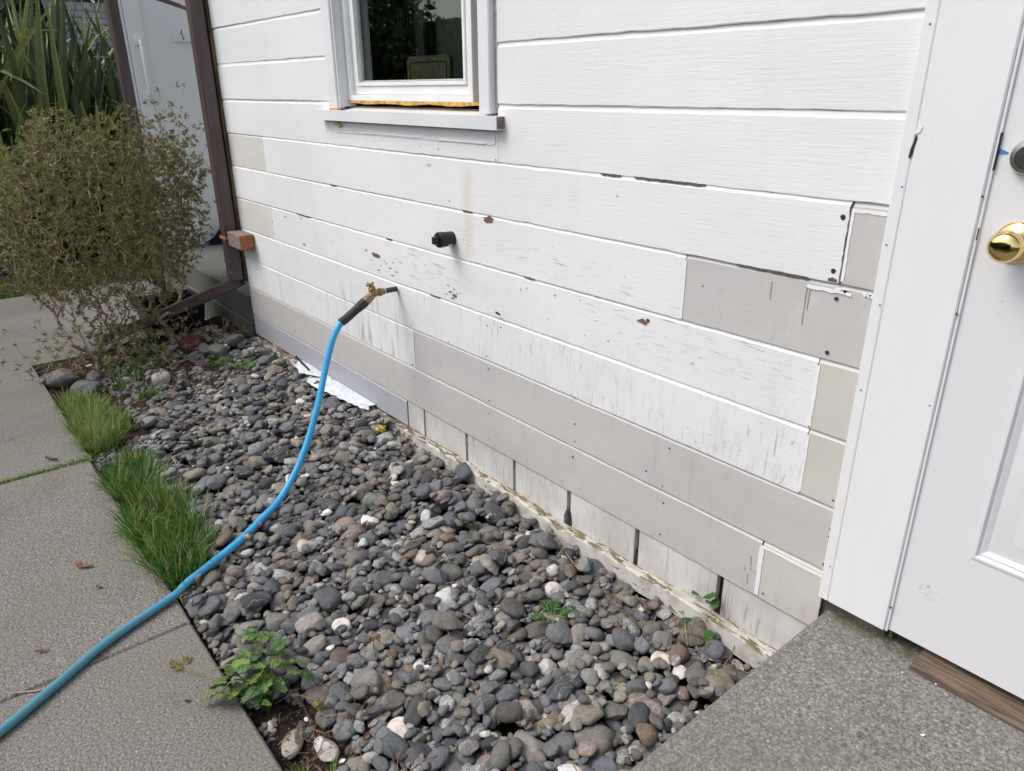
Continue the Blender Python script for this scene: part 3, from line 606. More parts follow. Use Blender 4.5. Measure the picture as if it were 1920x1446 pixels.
for i in range(5):
    for j in range(5):
        r = (xs[i], xs[i + 1], zs[j], zs[j + 1])
        if i in (1, 3) and j in (1, 3):
            sq = [(0, DY), (.002, DY - .003), (.007, DY - .003), (.010, DY + .006), (.014, DY + .0035), (.023, DY + .009), (.026, DY + .009), (.060, DY + .002), (.062, DY + .002)]
            for (d0, y0), (d1, y1) in zip(sq[:-1], sq[1:]): rectring(dr, inset(r, d0), inset(r, d1), y0, y1)
            q = inset(r, .062); dr.add([(q[0], DY + .002, q[2]), (q[1], DY + .002, q[2]), (q[1], DY + .002, q[3]), (q[0], DY + .002, q[3])], [(0, 1, 2, 3)])
        else: dr.add([(r[0], DY, r[2]), (r[1], DY, r[2]), (r[1], DY, r[3]), (r[0], DY, r[3])], [(0, 1, 2, 3)])
dr.add([(DX0, DY, DZ0), (DX1, DY, DZ0), (DX1, .045, DZ0), (DX0, .045, DZ0)], [(0, 1, 2, 3)]); dr.add([(DX0, DY, DZ0), (DX0, .045, DZ0), (DX0, .045, DZ1), (DX0, DY, DZ1)], [(0, 1, 2, 3)])
door = dr.build('door', 'door', house); door['label'] = 'white panelled door with polished brass knob'
kb = MB(); KX, KZ = -.4255, 1.258
kb.lathe([(-.004, .036), (.000, .036), (.003, .035), (.006, .031), (.008, .024), (.012, .020), (.016, .014), (.026, .0125), (.032, .015), (.036, .021), (.042, .0258), (.050, .0275), (.058, .0265), (.064, .0235), (.068, .018), (.0705, .010), (.071, .0)], (KX, -.012, KZ), (0, -1, 0), 48); kb.build('knob', 'brass', door, smooth=True)
db = MB(); db.lathe([(-.004, .031), (0, .031), (.006, .029), (.013, .026), (.014, .019), (.0125, .018), (.0125, .0)], (-.4365, -.012, 1.399), (0, -1, 0), 40); db.build('deadbolt', 'steel', door, smooth=False)
db = MB(); db.lathe([(.0126, .0175), (.0155, .017), (.0155, .0)], (-.4365, -.012, 1.399), (0, -1, 0), 30); db.build('lock_cylinder', 'dark_steel', door)
bt = MB(); bt.prism([(-.4845, 1.410), (-.484, 1.401), (-.471, 1.4025), (-.4705, 1.4045)], -.0125, -.0095); bt.build('painter_tape', 'blue_tape', door)
swp = MB(); swp.box(-.480, .44, .012, .036, .376, .3895); swp.box(-.480, .44, .036, .05, .352, .42); swp.build('door_sweep', 'black_plastic', door)
sc_ = MB(); 
for _ in range(16): blob(sc_, -.426 + random.gauss(0, .012), .525 + random.gauss(0, .01), random.uniform(.001, .004), random.uniform(.0006, .0015), 0, y=-.0117, tilt=random.uniform(-.6, .2), n=6)
simple('scuff', (0.6, 0.56, 0.5), 0.6, 0.1, 60, 0); sc_.build('scuff_mark', 'scuff', door)
ts = MB(); ts.add([( -.418, -.052, .3495), (.44, -.052, .3495), (.44, -.046, .366), (-.415, -.046, .364), (.44, -.020, .372), (-.414, -.020, .370), (.44, .034, .375), (-.413, .034, .373), (.44, .034, .3495), (-.418, .034, .3495)],
       [(0, 1, 2, 3), (3, 2, 4, 5), (5, 4, 6, 7), (0, 3, 5, 7, 9), (1, 8, 6, 4, 2), (9, 7, 6, 8)])
ts.build('threshold', 'threshold', house)
ub = MB(); ub.box(-.60, 3.2, .101, .14, -.12, .45); ub.box(-.4900, -.4835, .0125, .045, .35, .42); ub.build('under_door_wall', 'landing', house)

# inside the room
bd = MB(); v = []; bx0, bx1, bz0, bz1, rr = -2.615, -2.33, 1.40, 1.622, .022
pl = [(bx0, bz0), (bx1, bz0)] + [(bx1 - rr + rr * math.cos(a), bz1 - rr + rr * math.sin(a)) for a in np.linspace(0, PI / 2, 6)] + [(bx0 + rr + rr * math.cos(a), bz1 - rr + rr * math.sin(a)) for a in np.linspace(PI / 2, PI, 6)]
bd.prism(pl, .150, .165)
cbd = tag(bd.build('cutting_board', 'board_tan'), 'tan cutting board with rounded corners standing inside the window', 'cutting board')
gv = MB()
def outl(d): 
    return [(bx0 + d, bz0 + .02), (bx1 - d, bz0 + .02), (bx1 - d, bz1 - d - .008), (bx1 - d - .008, bz1 - d), (bx0 + d + .008, bz1 - d), (bx0 + d, bz1 - d - .008)]
o_ = outl(.022); gv.tube([(x, .149, z) for x, z in o_ + [o_[0]]], .0018, 6); gv.build('juice_groove', 'dark_gap', cbd)
wr = MB()
for x in np.linspace(-2.71, -2.57, 7): wr.tube([(x, .17, 1.80), (x + .004, .155, 1.70), (x + .012, .14, 1.665), (x + .016, .16, 1.72)], .0012, 5)
for z in (1.70, 1.735, 1.79): wr.tube([(-2.72, .168, z), (-2.56, .168, z)], .0015, 5)
tag(wr.build('wire_rack', 'black_plastic'), 'black wire rack of bent hooks hanging inside the window', 'wire rack')
pp = MB(); pp.box(-2.78, -2.72, .30, .31, 1.2, 2.5); tag(pp.build('curtain', 'window_paper'), 'grey green curtain panel hanging inside the window at left', 'curtain')
pp = MB(); pp.box(-2.72, -2.50, .36, .37, 1.2, 2.5); tag(pp.build('paper_sheet', 'window_paper'), 'grey sheet behind the wire rack inside the window', 'sheet')

# ---------------------------------------------------------------- step and porch
sp_ = MB(); n = 40
sp_.box(-.632, 1.9, -1.02, .1005, -.12, .349, 0, .007); tag(sp_.build('concrete_step', 'step'), 'speckled grey concrete doorstep slab in front of the white door', 'doorstep')
ld = MB(); ld.box(-6.22, -4.36, .040, 2.2, .182, .349, 0, .006); ld.box(-6.22, -4.36, .026, 2.2, -.13, .1805, 0, .004)
tag(ld.build('porch_landing', 'landing'), 'grey concrete porch landing beyond the brown downspout', 'landing')
wg = thing('porch_side_wall', 'narrow white wall panel with grab bar beside the porch landing', 'wall', (-6.25, .8, .35))
m_ = MB(); m_.box(-6.34, -6.222, .062, 2.3, -.1, 2.75); m_.build('wall_panel', 'panel', wg)
m_ = MB(); m_.box(-6.2215, -6.203, .085, .200, .36, 2.74, 0, .003); m_.box(-6.2215, -6.210, .062, .080, .36, 2.74, 0, .002); m_.build('post_trim', 'panel', wg)
gb = MB()
for z in (1.835, 1.475): gb.box(-6.2025, -6.188, .115, .172, z - .028, z + .028, 0, .004)
gb.tube([(-6.19, .152, 1.835), (-6.165, .152, 1.835), (-6.158, .152, 1.825), (-6.158, .152, 1.485), (-6.165, .152, 1.475), (-6.19, .152, 1.475)], .011, 12); gb.build('grab_bar', 'vinyl', wg)
hk = MB(); hk.box(-6.2215, -6.205, .40, .75, 1.842, 1.905, 0, .003); hr = hk.build('hook_rail', 'trim', wg)
for y in (.455, .60):
    q = MB(); q.tube([(-6.204, y, 1.905), (-6.185, y, 1.90), (-6.18, y + .004, 1.875), (-6.17, y, 1.855), (-6.155, y, 1.862)], .0035, 8); q.tube([(-6.204, y, 1.90), (-6.17, y, 1.925)], .003, 6); q.build('hook', 'dark_steel', hr)
# downspouts
def ribbed(mb, x0, x1, y0, y1, z0, z1):
    mb.box(x0, x1, y0, y1, z0, z1, 0, .006)
ds = thing('downspout', 'brown square downspout at the house corner kicking out over the gravel', 'downspout', (-4.29, -.05, .5))
m_ = MB(); m_.box(-4.325, -4.250, -.090, -.018, .50, 2.75, 0, .007); m_.build('pipe', 'gutter', ds)
m_ = MB(); m_.box(-4.327, -4.248, -.092, -.0155, .585, .600, 0, .003); m_.build('pipe_joint', 'gutter', ds)
m_ = MB()                                                # elbow and outlet
def sweep_rect(mb, path, w_, hh):
    path = [np.array(p, float) for p in path]; n = len(path); v = []
    for i in range(n):
        t = path[min(i + 1, n - 1)] - path[max(i - 1, 0)]; t /= np.linalg.norm(t); d = np.array([.69, .62, 0]); d /= np.linalg.norm(d)
        side = np.array([d[1], -d[0], 0]); up = np.cross(side, t); up /= np.linalg.norm(up)
        c_ = .18
        for a, b_ in ((-1, -1 + c_), (-1 + c_, -1), (1 - c_, -1), (1, -1 + c_), (1, 1 - c_), (1 - c_, 1), (-1 + c_, 1), (-1, 1 - c_)): v.append(path[i] + side * a * w_ / 2 + up * b_ * hh / 2)
    f = [(i * 8 + k, i * 8 + (k + 1) % 8, (i + 1) * 8 + (k + 1) % 8, (i + 1) * 8 + k) for i in range(n - 1) for k in range(8)] + [tuple(range(7, -1, -1)), tuple((n - 1) * 8 + k for k in range(8))]
    mb.add(v, f)
m_.box(-4.328, -4.247, -.093, -.016, .478, .545, 0, .01)
sweep_rect(m_, [(-4.27, -.037, .478), (-4.315, -.077, .449), (-4.40, -.153, .40), (-4.69, -.414, .235), (-4.98, -.674, .075)], .066, .066)
m_.build('outlet_pipe', 'gutter', ds)
m_ = MB(); z = .735
m_.tube([(-4.245, -.004, z + .004), (-4.246, -.094, z), (-4.329, -.096, z - .002), (-4.331, -.02, z)], .001, 4)
for a, b_ in [((-4.2465, -.006, z), (-4.2465, -.0945, z - .003)), ((-4.2465, -.0945, z - .003), (-4.330, -.0945, z - .003))]:
    x0, y0, _ = a; x1, y1, _ = b_; e = .0012
    m_.add([(x0, y0, z - .010), (x1, y1, z - .012), (x1, y1, z + .006), (x0, y0, z + .008), (x0 + e, y0 - e, z - .010), (x1 + e, y1 - e, z - .012), (x1 + e, y1 - e, z + .006), (x0 + e, y0 - e, z + .008)], [(0, 1, 2, 3), (7, 6, 5, 4), (0, 4, 5, 1), (3, 2, 6, 7)])
m_.build('strap', 'strap', ds)
m_ = MB()
for y in np.linspace(-.085, -.015, 7): m_.box(-4.2452, -4.2445, y - .0025, y + .0025, z - .004, z + .002)
m_.build('strap_hole', 'nail_hole', ds)
ds2 = thing('downspout', 'brown downspout on the far edge of the white porch wall', 'downspout', (-6.2, .03, 0))
m_ = MB(); m_.box(-6.30, -6.205, -.006, .058, 0, 2.75, 0, .006); m_.build('pipe', 'gutter', ds2)
m_ = MB(); m_.box(-6.302, -6.203, -.008, .060, .08, .10, 0, .003); m_.build('pipe_joint', 'gutter', ds2)
m_ = MB(); sweep_rect(m_, [(-5.0, 1.9, 2.3), (-5.0, .13, 2.0), (-4.7, .10, 1.95)], .06, .06); 
m_ = MB(); m_.tube([(-5.6, .02, 2.12), (-5.0, .12, 1.985), (-4.45, .2, 1.83), (-4.40, .2, 1.8)], .033, 4); tag(m_.build('gutter_pipe', 'gutter'), 'brown slanted gutter pipe crossing above the porch behind the downspout', 'gutter pipe')
wb = MB(); wb.box(-4.235, -4.05, -.082, -.0015, .692, .772, 0, .003); wbo = tag(wb.build('wood_block', 'grey_wood'), 'wooden spacer block with orange end fixed beside the downspout', 'wood block')
wb = MB(); wb.box(-4.0502, -4.0475, -.080, -.004, .694, .770, 0, .001); wb.build('painted_end', 'orange_wood', wbo)

# broom, tub, brick, weight
br = thing('broom', 'dark bristle broom head on the porch landing against the white wall', 'broom', (-6.1, .52, .35))
m_ = MB(); bs = []
for k in range(260):
    t = random.random(); y0 = .50 + .22 * t; x0 = -6.13 + random.uniform(-.02, .02)
    p0 = np.array([x0, y0, .47 + .03 * math.sin(t * 3)]); p1 = np.array([x0 + random.uniform(-.02, .03), y0 - .10 * (1 - t) - random.uniform(0, .05), .352 + random.uniform(0, .02) * (1 - t)])
    m_.tube([p0, (p0 + p1) / 2 + [0, .012, -.005], p1], .0025, 3)
m_.build('bristles', 'bristle', br)
m_ = MB(); m_.box(-6.155, -6.105, .50, .74, .465, .50, 0, .006); m_.tube([(-6.13, .62, .49), (-6.19, .95, 1.7)], .012, 10); m_.build('broom_handle', 'soft_black', br)
tb = thing('plastic_tub', 'black plastic tub half hidden behind the shrub and downspout outlet', 'tub', (-4.95, -.28, 0))
m_ = MB(); o0 = [(-5.13, -.45), (-4.80, -.45), (-4.80, -.10), (-5.13, -.10)]; i0 = [(-5.115, -.435), (-4.815, -.435), (-4.815, -.115), (-5.115, -.115)]
v = [(x * 1, y, 0.002) for x, y in [(-5.10, -.42), (-4.83, -.42), (-4.83, -.13), (-5.10, -.13)]] + [(x, y, .26) for x, y in o0] + [(x, y, .26) for x, y in i0] + [(x, y, .02) for x, y in [(-5.09, -.41), (-4.84, -.41), (-4.84, -.14), (-5.09, -.14)]]
f = [(3, 2, 1, 0)] + [(i, (i + 1) % 4, (i + 1) % 4 + 4, i + 4) for i in range(4)] + [(i + 4, (i + 1) % 4 + 4, (i + 1) % 4 + 8, i + 8) for i in range(4)] + [(i + 8, (i + 1) % 4 + 8, (i + 1) % 4 + 12, i + 12) for i in range(4)] + [(12, 13, 14, 15)]
m_.add(v, f); m_.build('tub_body', 'black_plastic', tb)
m_ = MB(); 
for x0, x1, y0, y1 in [(-5.145, -4.785, -.465, -.445), (-5.145, -4.785, -.105, -.085), (-5.145, -5.125, -.445, -.105), (-4.805, -4.785, -.445, -.105)]: m_.box(x0, x1, y0, y1, .245, .266, 0, .003)
m_.build('tub_rim', 'black_plastic', tb)
m_ = MB(); m_.box(-4.62, -4.41, -.36, -.26, .05, .112, 0, .008); bo = m_.build('brick', 'brick', origin=None); tag(bo, 'dark red brick lying in the stones beside the shrub', 'brick')
rw = thing('rusty_bar_weight', 'rusty iron bar with two square end blocks on the gravel below the landing', 'iron weight', (-4.38, -.17, .07))
for (x, y) in ((-4.44, -.235), (-4.30, -.065)):
    m_ = MB(); m_.prism([(-.034, 0), (.034, 0), (.036, .055), (.024, .075), (-.024, .075), (-.036, .055)], -.02, .02)
    a = math.atan2(.17, .14); m_.v = [(x + p[0] * math.sin(a) * 1 + p[1] * math.cos(a), y - p[0] * math.cos(a) + p[1] * math.sin(a), .085 + p[2]) for p in m_.v]; m_.build('end_block', 'rust', rw)
m_ = MB(); m_.tube([(-4.43, -.22, .125), (-4.31, -.08, .125)], .013, 10); m_.build('bar', 'rust', rw)

# ---------------------------------------------------------------- faucet, cap, hose
def catmull(P, m=8):
    P = [np.array(p, float) for p in P]; P = [2 * P[0] - P[1]] + P + [2 * P[-1] - P[-2]]; out = []
    for i in range(1, len(P) - 2):
        for k in range(m):
            t = k / m; a, b_, c_, d = P[i - 1:i + 3]; out.append(.5 * ((2 * b_) + (-a + c_) * t + (2 * a - 5 * b_ + 4 * c_ - d) * t * t + (-a + 3 * b_ - 3 * c_ + d) * t ** 3))
    out.append(P[-2]); return out
fc = thing('faucet', 'weathered brass outdoor tap with cross handle on the white siding', 'faucet', (-2.54, 0, .761))
m_ = MB(); m_.lathe([(-.012, .013), (-.004, .013), (-.002, .0105), (.055, .0105), (.056, .012), (.066, .012)], (-2.54, -.002, .761), (0, -1, 0), 18); m_.build('pipe_nipple', 'dark_steel', fc, True)
m_ = MB(); m_.lathe([(-.0005, .017), (.002, .015), (.003, .0105)], (-2.54, -.001, .761), (0, -1, 0), 14); m_.build('sealant', 'peel_white', fc)
m_ = MB(); m_.lathe([(.0, .0125), (.003, .0125), (.003, .0112), (.006, .0112)], (-2.54, -.059, .761), (0, -1, 0), 14); m_.build('thread_tape', 'peel_white', fc)
m_ = MB(); m_.lathe([(0, .013), (.008, .014), (.010, .0165), (.022, .0165), (.024, .013), (.034, .0135), (.036, .017), (.052, .017), (.058, .012), (.062, .0)], (-2.54, -.066, .761), (0, -1, 0), 16)
sdv = np.array([0, -.86, -.51]); so_ = np.array([-2.54, -.110, .757])
m_.lathe([(0, .012), (.008, .013), (.010, .016), (.026, .017), (.030, .019), (.050, .019), (.052, .017)], so_, sdv, 8)
m_.lathe([(0, .011), (.008, .012), (.010, .015), (.020, .0155), (.023, .012), (.028, .0075), (.034, .006)], (-2.54, -.110, .765), (0, -.35, .94), 8); m_.build('tap_body', 'old_brass', fc)
m_ = MB(); hc = np.array([-2.54, -.110, .765]) + .036 * np.array([0, -.35, .94])
m_.tube([hc - [.022, 0, -.002], hc - [.012, 0, 0], hc, hc + [.012, 0, 0], hc + [.022, 0, .002]], [.0045, .003, .0045, .003, .0045], 8); m_.tube([hc + [0, -.016, -.004], hc, hc + [0, .016, .004]], [.0042, .0045, .0042], 8); m_.build('handle', 'old_brass', fc, True)
hs = thing('garden_hose', 'bright blue rubber garden hose running from the tap over the stones to the path', 'garden hose', tuple(so_))
e1 = so_ + sdv * .050
m_ = MB(); m_.lathe([(-.004, .020), (0, .0205), (.020, .0205), (.022, .0165)], e1, sdv, 8); m_.build('coupling', 'soft_black', hs)
pc = thing('pipe_cap', 'black plastic pipe stub with square plug sticking out of the siding', 'pipe cap', (-2.14, 0, 1.02))
m_ = MB(); m_.lathe([(-.006, .0255), (.040, .0255), (.041, .0272), (.060, .0272), (.064, .0245), (.064, .0)], (-2.14, .002, 1.02), (0, -1, .03), 28); m_.build('cap_body', 'black_plastic', pc)
m_ = MB(); m_.box(-2.153, -2.127, -.079, -.060, 1.008, 1.034, 0, .002); m_.build('square_plug', 'black_plastic', pc)
m_ = MB(); v = []
for a in np.linspace(-1.45, -.95, 6):
    for y in (-.012, -.030): v.append((-2.14 + .0262 * math.cos(a + .35), y, 1.02 + .0262 * math.sin(a + .35)))
m_.add(v, [(2 * i, 2 * i + 1, 2 * i + 3, 2 * i + 2) for i in range(5)]); m_.build('sticker', 'label_white', pc)
#STAGE2
# ---------------------------------------------------------------- river stones
def icosphere(sub):
    import bmesh
    bm = bmesh.new(); bmesh.ops.create_icosphere(bm, subdivisions=sub, radius=1.0); v = np.array([p.co[:] for p in bm.verts]); f = np.array([[q.index for q in t.verts] for t in bm.faces]); bm.free(); return v, f
IV, IF = icosphere(4); LV, LF = icosphere(3)
def shape(V, seed):
    r = np.random.default_rng(seed); e = r.uniform(2.0, 2.9) if seed % 3 else r.uniform(1.8, 2.1)
    P = V / (np.abs(V) ** e).sum(1)[:, None] ** (1 / e)
    for k in range(3):
        d = r.normal(size=3); d /= np.linalg.norm(d); t = P @ d; P = P + np.outer(0.16 * r.normal() * np.clip(t, 0, 1) ** 2 * (1 if seed % 3 else 1.6), d)
    for k in range(r.integers(1, 6)):                            # a few worn flats
        d = r.normal(size=3); d /= np.linalg.norm(d); lim = r.uniform(.62, .9); t = P @ d; P = P - np.outer(np.clip(t - lim, 0, 9) * .8, d)
    fr = r.uniform(2, 4, (4, 3)) * r.choice([-1, 1], (4, 3)); ph = r.uniform(0, 6.3, 4)
    rad = 1 + sum(.028 * np.sin(P @ fr[i] * 1.0 + ph[i]) for i in range(4))
    if seed % 3 == 0: 
        fr = r.uniform(5, 9, (5, 3)) * r.choice([-1, 1], (5, 3)); ph = r.uniform(0, 6.3, 5); rad += sum(.010 * np.sin(P @ fr[i] + ph[i]) for i in range(5))
    P = P * rad[:, None]; P -= (P.max(0) + P.min(0)) / 2; return P / np.abs(P).max(0)
NSH = 27; SH = [shape(IV, s) for s in range(NSH)]; SL = [shape(LV, s) for s in range(NSH)]
KIND = [  # share, colour, vein/mottle, words
    (.23, (0.152, 0.155, 0.166), .05, 'blue grey'), (.24, (0.174, 0.170, 0.158), .03, 'grey'), (.17, (0.224, 0.209, 0.177), .02, 'olive grey'), (.11, (0.090, 0.091, 0.098), .12, 'dark slate'),
    (.04, (0.215, 0.159, 0.122), .02, 'brown'), (.06, (0.187, 0.190, 0.200), .5, 'streaked grey'), (.055, (0.294, 0.288, 0.281), .85, 'speckled'), (.03, (0.587, 0.556, 0.523), .35, 'whitish'), (.055, (0.243, 0.199, 0.180), .3, 'pinkish')]
KP = np.array([k[0] for k in KIND]); KP /= KP.sum()
cell = .005; GX0, GX1, GY0, GY1 = -4.72, -.625, -1.088, .0
NX, NY = int((GX1 - GX0) / cell), int((GY1 - GY0) / cell)
cx, cy = np.meshgrid(GX0 + (np.arange(NX) + .5) * cell, GY0 + (np.arange(NY) + .5) * cell, indexing='ij')
target = bed_top(cx, cy)
ix = np.clip(((cx - BX0) / (BX1 - BX0) * (nx - 1)).astype(int), 0, nx - 1); iy = np.clip(((cy - BY0) / (BY1 - BY0) * (ny - 1)).astype(int), 0, ny - 1)
Hf = gz[ix, iy].copy(); owner = np.full(Hf.shape, -1, np.int32)
rail_mask = cy > -.036; block = (rail_mask & (cx > -3.0)) | ((cx < -4.25) & (cy > -.1)); Hf[block] += 1.0
ST = []
thin = np.where((cx < -3.62) & (cy < -.18), .2, 0.) + np.where((cx > -3.38) & (cx < -2.25) & (cy < -.925), .92, 0.) + np.where((cx < -3.38) & (cy < -.84), .6, 0.) + np.where((cx > -1.62) & (cx < -1.27) & (cy < -.93), .55, 0.)
thin = np.clip(thin, 0, 1); goal = target - .034 * thin
def rotm(yaw, tilt_dir, tilt):
    return np.array(Matrix.Rotation(tilt, 3, Vector((math.cos(tilt_dir), math.sin(tilt_dir), 0))) @ Matrix.Rotation(yaw, 3, 'Z'))
def rest(x, y, a, b_, c_, yaw):
    R = int(a / cell) + 1; i0 = int((x - GX0) / cell); j0 = int((y - GY0) / cell)
    i1, i2, j1, j2 = max(0, i0 - R), min(NX, i0 + R + 1), max(0, j0 - R), min(NY, j0 + R + 1)
    dx = cx[i1:i2, j1:j2] - x; dy = cy[i1:i2, j1:j2] - y; u = (dx * math.cos(yaw) + dy * math.sin(yaw)) / a; v = (-dx * math.sin(yaw) + dy * math.cos(yaw)) / b_
    rho = u * u + v * v; m = rho < .96
    if not m.any(): return None
    hh = c_ * np.sqrt(1 - rho[m]); sub = Hf[i1:i2, j1:j2][m]; q = sub + hh
    k = max(1, int(q.size * .72)); zc = np.partition(q, k - 1)[k - 1] - .06 * c_
    return zc, (i1, i2, j1, j2), m, hh, dx[m], dy[m], sub
def place(x, y, a, b_, c_, yaw, kind, sp=None):
    r = rest(x, y, a, b_, c_, yaw)
    if r is None: return False
    zc, bb, m, hh, dx, dy, sub = r
    if zc > bed_top(np.array(x), np.array(y)) + .5: return False
    s2 = (dx * dx).mean() + 1e-9; gxs, gys = ((sub - sub.mean()) * dx).mean() / s2, ((sub - sub.mean()) * dy).mean() / ((dy * dy).mean() + 1e-9)
    g = math.hypot(gxs, gys); tilt = min(.35, g * .5) + abs(random.gauss(0, .09)); td = math.atan2(gys, gxs) - PI / 2 + (random.gauss(0, .8) if g < .3 else 0)
    i = len(ST); ST.append(dict(x=x, y=y, z=zc, a=a, b=b_, c=c_, yaw=yaw, R=rotm(yaw, td, tilt), kind=kind, sp=sp, s=random.randrange(NSH)))
    H_ = Hf[bb[0]:bb[1], bb[2]:bb[3]]; O_ = owner[bb[0]:bb[1], bb[2]:bb[3]]; hv = H_[m]; new = zc + hh; up = new > hv; hv[up] = new[up]; H_[m] = hv; ov = O_[m]; ov[up] = i; O_[m] = ov
    return True
def sparse(x, y): return random.random() < thin[int((x - GX0) / cell), int((y - GY0) / cell)] * .85
def fill(n, med, sig, lo, hi, cand=14, cap=.012):
    k = 0
    for _ in range(n):
        a = float(np.clip(rng.lognormal(math.log(med), sig), lo, hi)) / 2
        b_ = a * rng.uniform(.62, .92); c_ = b_ * rng.uniform(.42, .72); best = None
        for _ in range(cand):
            x = rng.uniform(GX0, GX1 - .01); y = rng.uniform(GY0 + b_ * .9, GY1 - b_)
            i, j = int((x - GX0) / cell), int((y - GY0) / cell); d = Hf[i, j] - goal[i, j]
            if best is None or d < best[0]: best = (d, x, y)
        d, x, y = best
        if d > cap or sparse(x, y) or x > GX1 - b_ * .8: continue
        far = np.clip((-x - 2.2) / 1.2, 0, 1); 
        place(x, y, a, b_, c_, rng.uniform(0, PI), int(rng.choice(len(KIND), p=KP))); k += 1
    return k
fill(1700, .040, .30, .02, .07, 14)
SPEC = [  # x, y, a, b, c (half axes), yaw, colour, vein, label
 (-2.537, -.305, .048, .042, .030, .2, (.165, .15, .12), .02, 'large round brown grey stone in the upper middle of the gravel'),
 (-2.011, -.142, .058, .040, .028, .6, (.15, .145, .12), .02, 'large oval olive grey stone near the wall rail'),
 (-2.189, -.670, .062, .036, .018, -.3, (.17, .145, .125), .05, 'long flat brown stone close to where the hose crosses the gravel'),
 (-1.815, -.091, .062, .045, .032, .1, (.085, .09, .10), .1, 'big dark slate boulder against the wall rail'),
 (-2.067, -.364, .046, .026, .020, -.8, (.18, .17, .13), .02, 'long olive grey stone in the middle of the gravel'),
 (-1.581, -.717, .029, .021, .019, 1.1, (.24, .135, .08), .02, 'rust orange oval pebble right of the leafy weed'),
 (-1.66, -.83, .030, .020, .016, .4, (.22, .13, .085), .02, 'rust brown flat pebble above the leafy weed'),
 (-1.355, -.985, .042, .026, .020, .2, (.5, .44, .40), .9, 'white and pink quartz rock at the bare soil corner'),
 (-1.435, -1.040, .046, .027, .020, -.5, (.26, .235, .21), .45, 'long grey granite stone at the concrete edge on bare soil'),
 (-1.515, -.925, .046, .032, .018, .3, (.13, .115, .105), .02, 'flat brown grey stone right under the leafy weed'),
 (-1.435, -.935, .036, .024, .018, 1.3, (.14, .14, .13), .05, 'smooth grey stone below the wilted weed leaf'),
 (-3.146, -.653, .058, .050, .034, .5, (.15, .15, .125), .1, 'large round grey green stone left of the hose'),
 (-3.63, -.33, .085, .040, .030, -.2, (.13, .125, .105), .02, 'long brown cobble in the far part of the gravel'),
 (-3.618, -.15, .052, .045, .036, .5, (.19, .16, .13), .05, 'large round tan cobble near the far end of the wall'),
 (-4.047, -.617, .060, .048, .042, .4, (.34, .33, .31), .9, 'big speckled white rock in front of the shrub'),
 (-3.97, -.08, .066, .042, .026, .9, (.13, .125, .11), .02, 'flat brown stone near the rusty bar weight'),
 (-.80, -.155, .058, .045, .040, .3, (.19, .175, .135), .02, 'large pale tan stone touching the concrete step'),
 (-.949, -.06, .050, .042, .036, 1.2, (.155, .15, .125), .02, 'round olive stone under the ivy by the wall rail'),
 (-1.126, -.173, .038, .036, .034, .5, (.15, .145, .13), .02, 'plump grey stone near the ivy and the rail'),
 (-1.270, -.295, .045, .025, .022, .75, (.22, .215, .16), .02, 'pale olive oval stone beside the small fern'),
 (-1.15, -.42, .030, .028, .024, .1, (.45, .44, .42), .6, 'whitish crumpled rock below the small fern'),
 (-1.40, -.12, .052, .026, .024, 1.35, (.12, .125, .13), .02, 'long dark grey stone standing by the wall rail'),
 (-1.03, -.26, .048, .030, .022, .1, (.16, .155, .135), .1, 'flat grey stone between the ivy and the step'),
 (-.939, -.313, .034, .030, .026, .9, (.10, .105, .11), .1, 'dark grey crinkled stone near the step edge'),
 (-.90, -.50, .050, .044, .034, .4, (.15, .14, .125), .02, 'large round brown grey stone beside the step side'),
 (-1.02, -.56, .034, .022, .018, 1.2, (.25, .215, .15), .02, 'pale tan egg shaped pebble low in the gravel'),
 (-1.126, -.632, .030, .028, .020, .3, (.23, .20, .15), .02, 'buff pebble near the bottom of the gravel'),
 (-1.62, -.28, .045, .040, .028, .2, (.3, .245, .19), .6, 'tan and white rough rock in the middle gravel'),
 (-1.78, -.42, .038, .030, .026, .2, (.42, .37, .31), .9, 'white rock with orange streaks left of the wall rail')]
for s_ in SPEC: place(s_[0], s_[1], s_[2], s_[3], s_[4], s_[5], -1, (s_[6], s_[7], s_[8]))
fill(2600, .045, .38, .019, .088, 30, .002)
fill(2200, .030, .30, .015, .05, 60, -.002)
fill(3600, .019, .25, .011, .03, 90, -.005)
# far boulders by the shrub
for (x, y, a, b_, c_, yaw, col, ve, lab) in [(-4.62, -1.06, .075, .05, .04, .3, (.12, .125, .135), .3, 'blue grey boulder at the path edge furthest from the wall'),
      (-4.50, -1.00, .095, .06, .055, .9, (.155, .145, .13), .1, 'large tan grey boulder between the shrub and the path'),
      (-4.27, -.93, .105, .07, .05, .2, (.105, .107, .112), .2, 'large flat dark boulder just above the grass strip'),
      (-4.45, -.86, .06, .045, .035, .2, (.11, .11, .11), .3, 'grey stone half under the shrub twigs'),
      (-4.18, -.16, .075, .045, .035, .6, (.13, .125, .115), .05, 'flat brown cobble beside the brick'),
      (-4.25, -.30, .06, .035, .03, .2, (.12, .12, .11), .02, 'dark oval cobble in front of the brick'),
      (-4.12, -.27, .05, .04, .035, .4, (.135, .135, .12), .02, 'round olive cobble near the white litter scrap')]:
    place(x, y, a, b_, c_, yaw, -1, (col, ve, lab))
cnt = np.bincount(owner[owner >= 0].ravel(), minlength=len(ST)); cmp_ = np.array([0, -1.486, 1.512])
Rc = np.array([right, down, fwd])
def proj(p):
    q = Rc @ (np.array(p) - cmp_); return (q[0] / q[2] * 1379.44 + 960, q[1] / q[2] * 1379.44 + 723, q[2])
score = []
